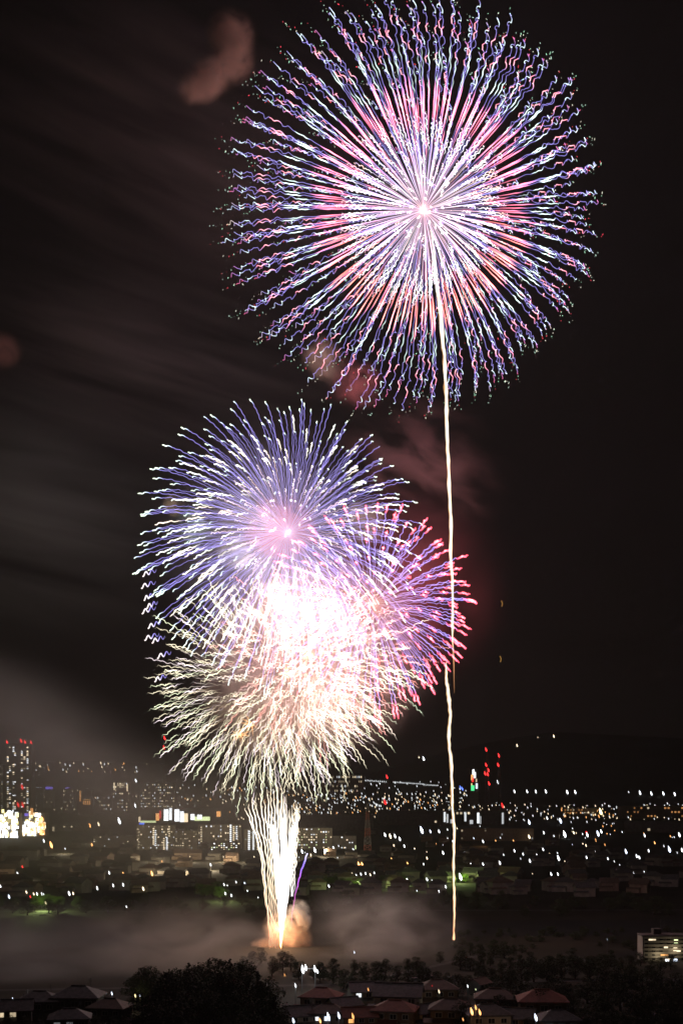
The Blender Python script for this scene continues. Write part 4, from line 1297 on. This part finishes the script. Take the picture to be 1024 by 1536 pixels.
near_lamp(443, 1478, 505, 'white', 1.6, 2.0, 'white lamp beside the red roofed house, near the knoll', 500)
near_lamp(440, 1531, 426, 'cool', 2.0, 3.2, 'bluish white lamp at the bottom right foot of the knoll', 300)
near_lamp(803, 1526, 426, 'cool', 2.6, 3.5, 'bluish white lamp at the bottom edge, alone right of the village', 250)
near_lamp(480, 1531, 426, 'orange', 1.8, 3.0, 'orange lamp at the bottom edge of the village', 250)
near_lamp(492, 1523, 427, 'white', 2.2, 2.6, 'white lamp in front of the two glowing white windows', 250)
near_lamp(508, 1523, 427, 'cool', 2.4, 2.4, 'oval white lamp right of the two glowing white windows', 200)
near_lamp(529, 1524, 428, 'orange', 2.2, 1.8, 'amber lamp in front of the narrow orange window', 120)
near_lamp(552, 1484, 500, 'orange', 1.2, 1.6, 'small orange lamp under the bright upstairs window')
near_lamp(648, 1480, 500, 'red', .9, 2.0, 'red signal lamp by the brown hip roofed house')
near_lamp(658, 1487, 490, 'warm', 1.4, 1.8, 'warm lamp at the gable by the brown hip roofed house', 150)
near_lamp(701, 1479, 510, 'white', 1.1, 2.4, 'tiny white lamp at the village street end', 100)
near_lamp(713, 1484, 505, 'lime', .7, 1.6, 'tiny greenish lamp at the village street end')
near_lamp(707, 1517, 428, 'orange', 2.6, 4.0, 'glaring orange porch lamp, left one of three', 500, group=None)
near_lamp(713, 1511, 430, 'orange', 1.8, 2.2, 'orange porch lamp, highest of three', 200)
near_lamp(719, 1518, 428, 'orange', 2.2, 3.0, 'orange porch lamp, right one of three', 300)
near_lamp(694, 1529, 426, 'orange', 1.2, 1.6, 'small amber lamp below the three porch lamps')
near_lamp(910, 1409, 640, 'cool', .8, .35, 'faint violet white lamp above the black grove')
near_lamp(699, 1436, 620, 'red', .5, .8, 'faint tiny red lamp on the dark slope right of the trail')
near_lamp(427, 1463, 590, 'orange', 1.3, 1.2, 'orange glow lamp under the smoke just right of the knoll', 300)

for i, (px, ptop, Y) in enumerate([(468, 1496, 452), (566, 1470, 500), (625, 1494, 455), (680, 1462, 520), (770, 1486, 470), (148, 1484, 500), (42, 1484, 495)]):
    c = at(px, ptop, Y)
    up = empty('utility_pole', (c.x, Y, 0), .3 * (i % 3)); H = c.z
    m = MB(); m.bar((0, 0, 0), (0, 0, H), .17, .11, 8); m.build('pole', M_CONC, up)
    m = MB(); m.box(-1.1, 1.1, -.06, .06, H - .7, H - .56); m.box(-.8, .8, -.06, .06, H - 1.5, H - 1.36); m.build('crossarm', M_STEEL, up)
    m = MB(); m.bar((.45, 0, H - 3.0), (.45, 0, H - 2.0), .28, .28, 10); m.build('transformer', M_STEEL, up)
    tag(up, ['grey utility pole by the foot of the black knoll', 'grey utility pole above the long pale roof', 'grey utility pole beside the grey gabled white house', 'grey utility pole under the thin rising trail', 'grey utility pole in front of the broad red hip roof', 'grey utility pole next to the black broad roof', 'grey utility pole by the black low house'][i], 'utility pole')

# floodlight frame: three glaring lamps
fb_ = at(462, 1452, 540)
fr = empty('floodlight_frame', (fb_.x, 540, 0)); tag(fr, 'steel frame with three glaring white floodlights above the red roofed house', 'floodlight')
m = MB()
for x in (-2.6, 3.0): m.bar((x, .6, 0), (x, .6, fb_.z + 1), .14)
m.bar((-2.9, .6, fb_.z - .3), (3.3, .6, fb_.z - .3), .10); m.build('frame', M_STEEL, fr)
for (px, py, sz) in ((454, 1454, 2.9), (458.5, 1451, 2.1), (472, 1453, 2.3), (476, 1457, 1.4)):
    q = at(px, py, 540); L = 2.4 * sz * 540 / F
    hd = link('lamp_head', head_mesh('white', 4.0), None, fr); hd.location = (q.x - fb_.x, 0, q.z); hd.scale = (L * 1.25, L * 1.25, L); hd.rotation_euler = (0, R(-10), 0)
point('flood_light', (0, -3, fb_.z), COLR['white'], 2500, .5, fr)


# parked cars behind the village
def car_proto():
    root = empty('parked_car', (0, 0, 0))
    prof = [(-2.1, .35), (2.1, .35), (2.15, .75), (1.9, .95), (1.1, 1.05), (.55, 1.6), (-1.3, 1.62), (-1.95, 1.1), (-2.15, .9)]
    m = MB(); n = len(prof)
    m.add([(x, -.85, z) for x, z in prof] + [(x, .85, z) for x, z in prof], [tuple(range(n)), tuple(range(2 * n - 1, n - 1, -1))] + [(i, n + i, n + (i + 1) % n, (i + 1) % n) for i in range(n)])
    m.build('body', M_CAR, root)
    g = MB(); g.add([(-1.2, -.862, 1.1), (.9, -.862, 1.1), (.5, -.862, 1.5), (-1.1, -.862, 1.5)], [(0, 1, 2, 3)]); g.build('side_window', M_GLASS, root)
    for x in (-1.3, 1.3):
        for y in (-.75, .75):
            wm = MB(); wm.bar((x, y - .13, .33), (x, y + .13, .33), .33, .33, 14); wm.build('wheel', M_TYRE, root)
    return root
car = car_proto()
for i, (px, py) in enumerate([(623, 1470), (632, 1466), (642, 1465)]):
    c = car if i == 0 else copy_tree(car)
    p = on_ground(px, py + 3)
    c.location = p; c.rotation_euler = (0, 0, .15 * i); c.scale = (1.15,) * 3
    tag(c, ['white parked car nearest the round dark tree, leftmost of three', 'white parked car in the middle of three', 'white parked car at the right end of three'][i], 'car', 'white cars parked behind the village')
    hd = None

# city lamps lighting their surroundings, with those added to brighten the apartment facades
def glow_lamp(px, py, Y, col, watts, label, dz=6.0):
    c = at(px, py, Y)
    root = near_lamp(px, py, Y, col, 1.0, 2.0, label)
    gz = ground_z(c.x, Y)
    return root


def city_light(px, py, col, watts, toward=0.0):
    """The light of the street lamp standing nearest that pixel."""
    best = min((o for o in COL.objects if o.type == 'EMPTY' and o.name.startswith('street_lamp')), key=lambda o: (512 + o.location.x / o.location.y * F - px) ** 2 + (HY - (o.location.z + 6 - CH) / o.location.y * F - py) ** 2)
    h = max([c.location.z for c in best.children] + [6])
    point('lamp_light', (0, -4.0, h + 2.5), COLR[col], watts, 1.0, best)
for (px, py, c, w_) in [(69, 1354, 'leaflight', 9000), (338, 1340, 'leaflight', 4000), (528, 1326, 'leaflight', 5000), (550, 1328, 'leaflight', 6000), (603, 1324, 'leaflight', 6500), (690, 1315, 'leaflight', 5500), (441, 1286, 'warm', 16000), (487, 1277, 'warm', 16000), (228, 1310, 'warm', 8000), (316, 1297, 'warm', 26000), (266, 1314, 'warm', 26000), (243, 1292, 'warm', 16000), (366, 1300, 'warm', 8000), (232, 1284, 'warm', 14000), (285, 1285, 'warm', 12000), (335, 1285, 'warm', 13000), (381, 1285, 'warm', 10000), (466, 1283, 'warm', 12000),
                        (145, 1258, 'warm', 12000), (98, 1273, 'warm', 16000), (724, 1262, 'orange', 1500), (27, 1311, 'warm', 9000), (530, 1276, 'warm', 9000)]:
    city_light(px, py, c, w_ * (3.5 if c == 'warm' else 5))


# ------------------------------------------------------------------ smoke
def smoke(name, label, centre, radii, dens, scale, thresh, col=(.9, .88, .86), rot=0.0, stretch=(1, 1, 1), seed=0.0, aniso=.2, detail=4.0, soft=1.0, width=.3, fade=1.0):
    bm = bmesh.new()
    bmesh.ops.create_icosphere(bm, subdivisions=3, radius=1.0)
    for v in bm.verts:
        v.co = Vector((v.co.x * radii[0], v.co.y * radii[1], v.co.z * radii[2]))
    me = bpy.data.meshes.new(name); bm.to_mesh(me); bm.free()
    m, nt, out = new_mat('smoke')
    tc = nt.nodes.new('ShaderNodeTexCoord')
    L = nt.links.new
    mp = nt.nodes.new('ShaderNodeVectorMath'); mp.operation = 'DIVIDE'
    L(tc.outputs['Object'], mp.inputs[0]); mp.inputs[1].default_value = radii
    ln = nt.nodes.new('ShaderNodeVectorMath'); ln.operation = 'LENGTH'; L(mp.outputs[0], ln.inputs[0])
    fo = nt.nodes.new('ShaderNodeMapRange'); fo.interpolation_type = 'SMOOTHSTEP'
    L(ln.outputs['Value'], fo.inputs['Value'])
    fo.inputs['From Min'].default_value = 1.0; fo.inputs['From Max'].default_value = max(0.0, 1 - soft); fo.inputs['To Min'].default_value = 0; fo.inputs['To Max'].default_value = 1
    st = nt.nodes.new('ShaderNodeVectorMath'); st.operation = 'MULTIPLY_ADD'
    L(tc.outputs['Object'], st.inputs[0]); st.inputs[1].default_value = stretch; st.inputs[2].default_value = (seed * 37.1, seed * 11.3, seed * 53.7)
    nz = nt.nodes.new('ShaderNodeTexNoise'); nz.inputs['Scale'].default_value = scale; nz.inputs['Detail'].default_value = detail; nz.inputs['Roughness'].default_value = .55; nz.inputs['Distortion'].default_value = .6
    L(st.outputs[0], nz.inputs['Vector'])
    mr = nt.nodes.new('ShaderNodeMapRange'); L(nz.outputs['Fac'], mr.inputs['Value'])
    mr.inputs['From Min'].default_value = thresh; mr.inputs['From Max'].default_value = thresh + width
    pw = nt.nodes.new('ShaderNodeMath'); pw.operation = 'POWER'; L(fo.outputs[0], pw.inputs[0]); pw.inputs[1].default_value = fade
    mu = nt.nodes.new('ShaderNodeMath'); mu.operation = 'MULTIPLY'; L(pw.outputs[0], mu.inputs[0]); L(mr.outputs[0], mu.inputs[1])
    m2 = nt.nodes.new('ShaderNodeMath'); m2.operation = 'MULTIPLY'; L(mu.outputs[0], m2.inputs[0]); m2.inputs[1].default_value = dens
    pv = nt.nodes.new('ShaderNodeVolumePrincipled')
    pv.inputs['Color'].default_value = (*col, 1); pv.inputs['Anisotropy'].default_value = aniso
    L(m2.outputs[0], pv.inputs['Density'])
    L(pv.outputs[0], out.inputs['Volume'])
    o = link(name, me, m)
    o.location = centre; o.rotation_euler = (0, rot, 0)
    tag(o, label, 'smoke', kind='stuff')
    return o


def S(name, label, px, py, Y, rx, rz, ry, tau, scale, thresh, **k):
    """Smoke whose half axes are rx, rz photo pixels wide and ry metres deep, with a peak optical depth near tau."""
    s = Y / F
    return smoke(name, label, at(px, py, Y), (rx * s, ry, rz * s), tau / ry, scale, thresh, **k)


for (lb, px, py, rx, rz, tau, ro, sd) in [('orange pink smoke puff beside the largest burst', 346, 52, 44, 40, 16, 15, 1), ('middle lump of the orange pink smoke puff', 352, 88, 36, 42, 14, -10, 28), ('tail of the orange pink smoke puff', 314, 118, 58, 30, 14, -25, 2), ('thin lower wisp trailing off the orange pink smoke puff', 300, 136, 46, 18, 8, -10, 29)]:
    S('smoke_cloud', lb, px, py, 714, rx * 1.1, rz * 1.1, 18, tau * .7, .11, .36, seed=sd, rot=R(ro), col=(1, .58, .44), width=.3, detail=5, fade=2.0)
S('smoke_cloud', 'faint reddish smoke sheet drifting behind the largest burst', 250, 210, 820, 400, 290, 50, .5, .026, .40, seed=3, detail=6, rot=R(25), stretch=(.3, 1, 2.8), col=(.95, .72, .68))
S('smoke_cloud', 'small peach smoke puff under the largest burst', 484, 541, 745, 38, 46, 14, 3.4, .12, .38, width=.35, fade=1.4, seed=4, rot=R(-30), col=(1, .72, .55))
S('smoke_cloud', 'small red smoke puff under the largest burst', 534, 576, 745, 54, 46, 14, 2.8, .12, .38, width=.35, fade=1.4, seed=5, rot=R(20), col=(1, .33, .33))
S('smoke_cloud', 'dim streaked smoke bank between the two burst heights', 230, 540, 830, 440, 200, 50, .45, .03, .42, seed=6, detail=6, rot=R(18), stretch=(.3, 1, 3.0), col=(.95, .8, .78))
S('smoke_cloud', 'red tinted wisps above the red tipped burst', 630, 700, 750, 160, 120, 22, 1.2, .045, .47, seed=7, rot=R(25), stretch=(.7, 1, 1.5), col=(1, .5, .5))
S('smoke_cloud', 'grey smoke sheet beside the violet willow burst', 40, 760, 800, 330, 250, 50, .4, .022, .38, seed=8, detail=6, rot=R(14), stretch=(.3, 1, 2.6), col=(.92, .97, .95))
S('smoke_cloud', 'thick pale smoke bank low over the city', 10, 1090, 745, 330, 150, 50, 1.5, .013, .26, seed=9, rot=R(24), fade=1.8, stretch=(.6, 1, 1.4), col=(.95, .95, .93))
S('smoke_cloud', 'veil of smoke over half of the city', 120, 1220, 770, 500, 150, 45, 1.5, .013, .22, fade=1.4, seed=10, stretch=(.6, 1, 1.4), col=(.97, .93, .87))
S('smoke_cloud', 'brown lit smoke lying over the launch field', 290, 1420, 600, 235, 98, 45, 1.9, .04, .41, width=.28, detail=6, fade=1.2, seed=11, stretch=(.7, 1, 1.3), col=(.95, .88, .8))
S('smoke_cloud', 'grey smoke lying over the dark field', 20, 1428, 580, 340, 112, 45, .95, .035, .38, width=.3, detail=6, fade=1.2, seed=12, stretch=(.6, 1, 1.3), col=(.92, .94, .97))
S('smoke_cloud', 'grey smoke between the fountain and the rising trail', 575, 1400, 640, 155, 100, 35, 1.9, .05, .42, width=.28, detail=6, fade=1.2, seed=13, stretch=(.7, 1, 1.3), col=(.95, .92, .9))
for (lb, px, py, rx, rz, tau, sd, col) in [('dense orange lit puff rising beside the fountain foot', 440, 1414, 26, 30, 6.0, 14, (1, .76, .6)), ('round grey topped puff above the orange puff at the fountain', 448, 1378, 18, 26, 4.5, 15, (.97, .88, .78)),
                                      ('low orange lit puff on the dark side of the fountain foot', 400, 1420, 24, 13, 3.0, 16, (1, .74, .58)), ('pale wisp joining the puffs at the fountain foot', 424, 1402, 30, 34, 2.4, 24, (1, .8, .66))]:
    S('smoke_puff', lb, px, py, 703, rx * 1.25, rz * 1.25, 8, tau * 1.6, .16, .42, seed=sd, col=col, soft=.9, width=.16, detail=6)
for (lb, px, py, rx, rz, tau, col, sd) in [('pink smoke ball in the heart of the violet willow burst', 418, 796, 72, 66, 2.2, (1, .42, .46), 17), ('pale yellow smoke puff at the edge of the willow burst', 260, 757, 20, 22, 3.0, (1, .9, .6), 18), ('pale teal smoke puff beside the yellow puff', 292, 790, 36, 36, 2.0, (.7, 1, .9), 19),
                                           ('white smoke puff next to the pink smoke ball', 352, 828, 34, 38, 2.0, (.95, 1, .95), 20), ('cream smoke puff between willow and red tipped burst', 548, 782, 38, 44, 2.6, (1, .93, .8), 21), ('wide bright smoke filling the dense peach burst', 470, 985, 210, 180, 3.2, (1, .80, .76), 22), ('smoke in the golden burst', 400, 1070, 120, 95, 1.3, (1, .82, .68), 23)]:
    S('smoke_cloud', lb, px, py, 748, rx, rz, rx * .25, tau * 2.2, .09, .38, width=.25, fade=1.2, col=col, seed=sd, soft=.95)  # tint of the light on each puff is put into its scatter colour

S('smoke_cloud', 'red glowing haze of smoke around the red tipped burst', 610, 880, 735, 180, 180, 40, .75, .035, .30, seed=25, col=(1, .30, .34), fade=1.3)  # red glow of the tips put into the smoke's own colour
S('smoke_cloud', 'pale lavender smoke inside the violet willow burst', 400, 800, 745, 200, 190, 30, .5, .03, .30, seed=26, col=(.92, .9, 1), fade=1.2)
S('smoke_cloud', 'small faint pink puff at the picture edge', 2, 526, 800, 40, 34, 14, 2.5, .08, .36, seed=27, col=(1, .5, .42), fade=1.2)

# the air itself
m, nt, out = new_mat('night_air')
pv = nt.nodes.new('ShaderNodeVolumePrincipled')
pv.inputs['Color'].default_value = (.9, .88, .88, 1); pv.inputs['Density'].default_value = 4.2e-5; pv.inputs['Anisotropy'].default_value = .3
nt.links.new(pv.outputs[0], out.inputs['Volume'])
hz = MB(); hz.box(-3300, 3300, -200, 7400, -1.2, 900)
tag(hz.build('haze', m), 'thin night haze over the whole city', 'haze', kind='stuff')
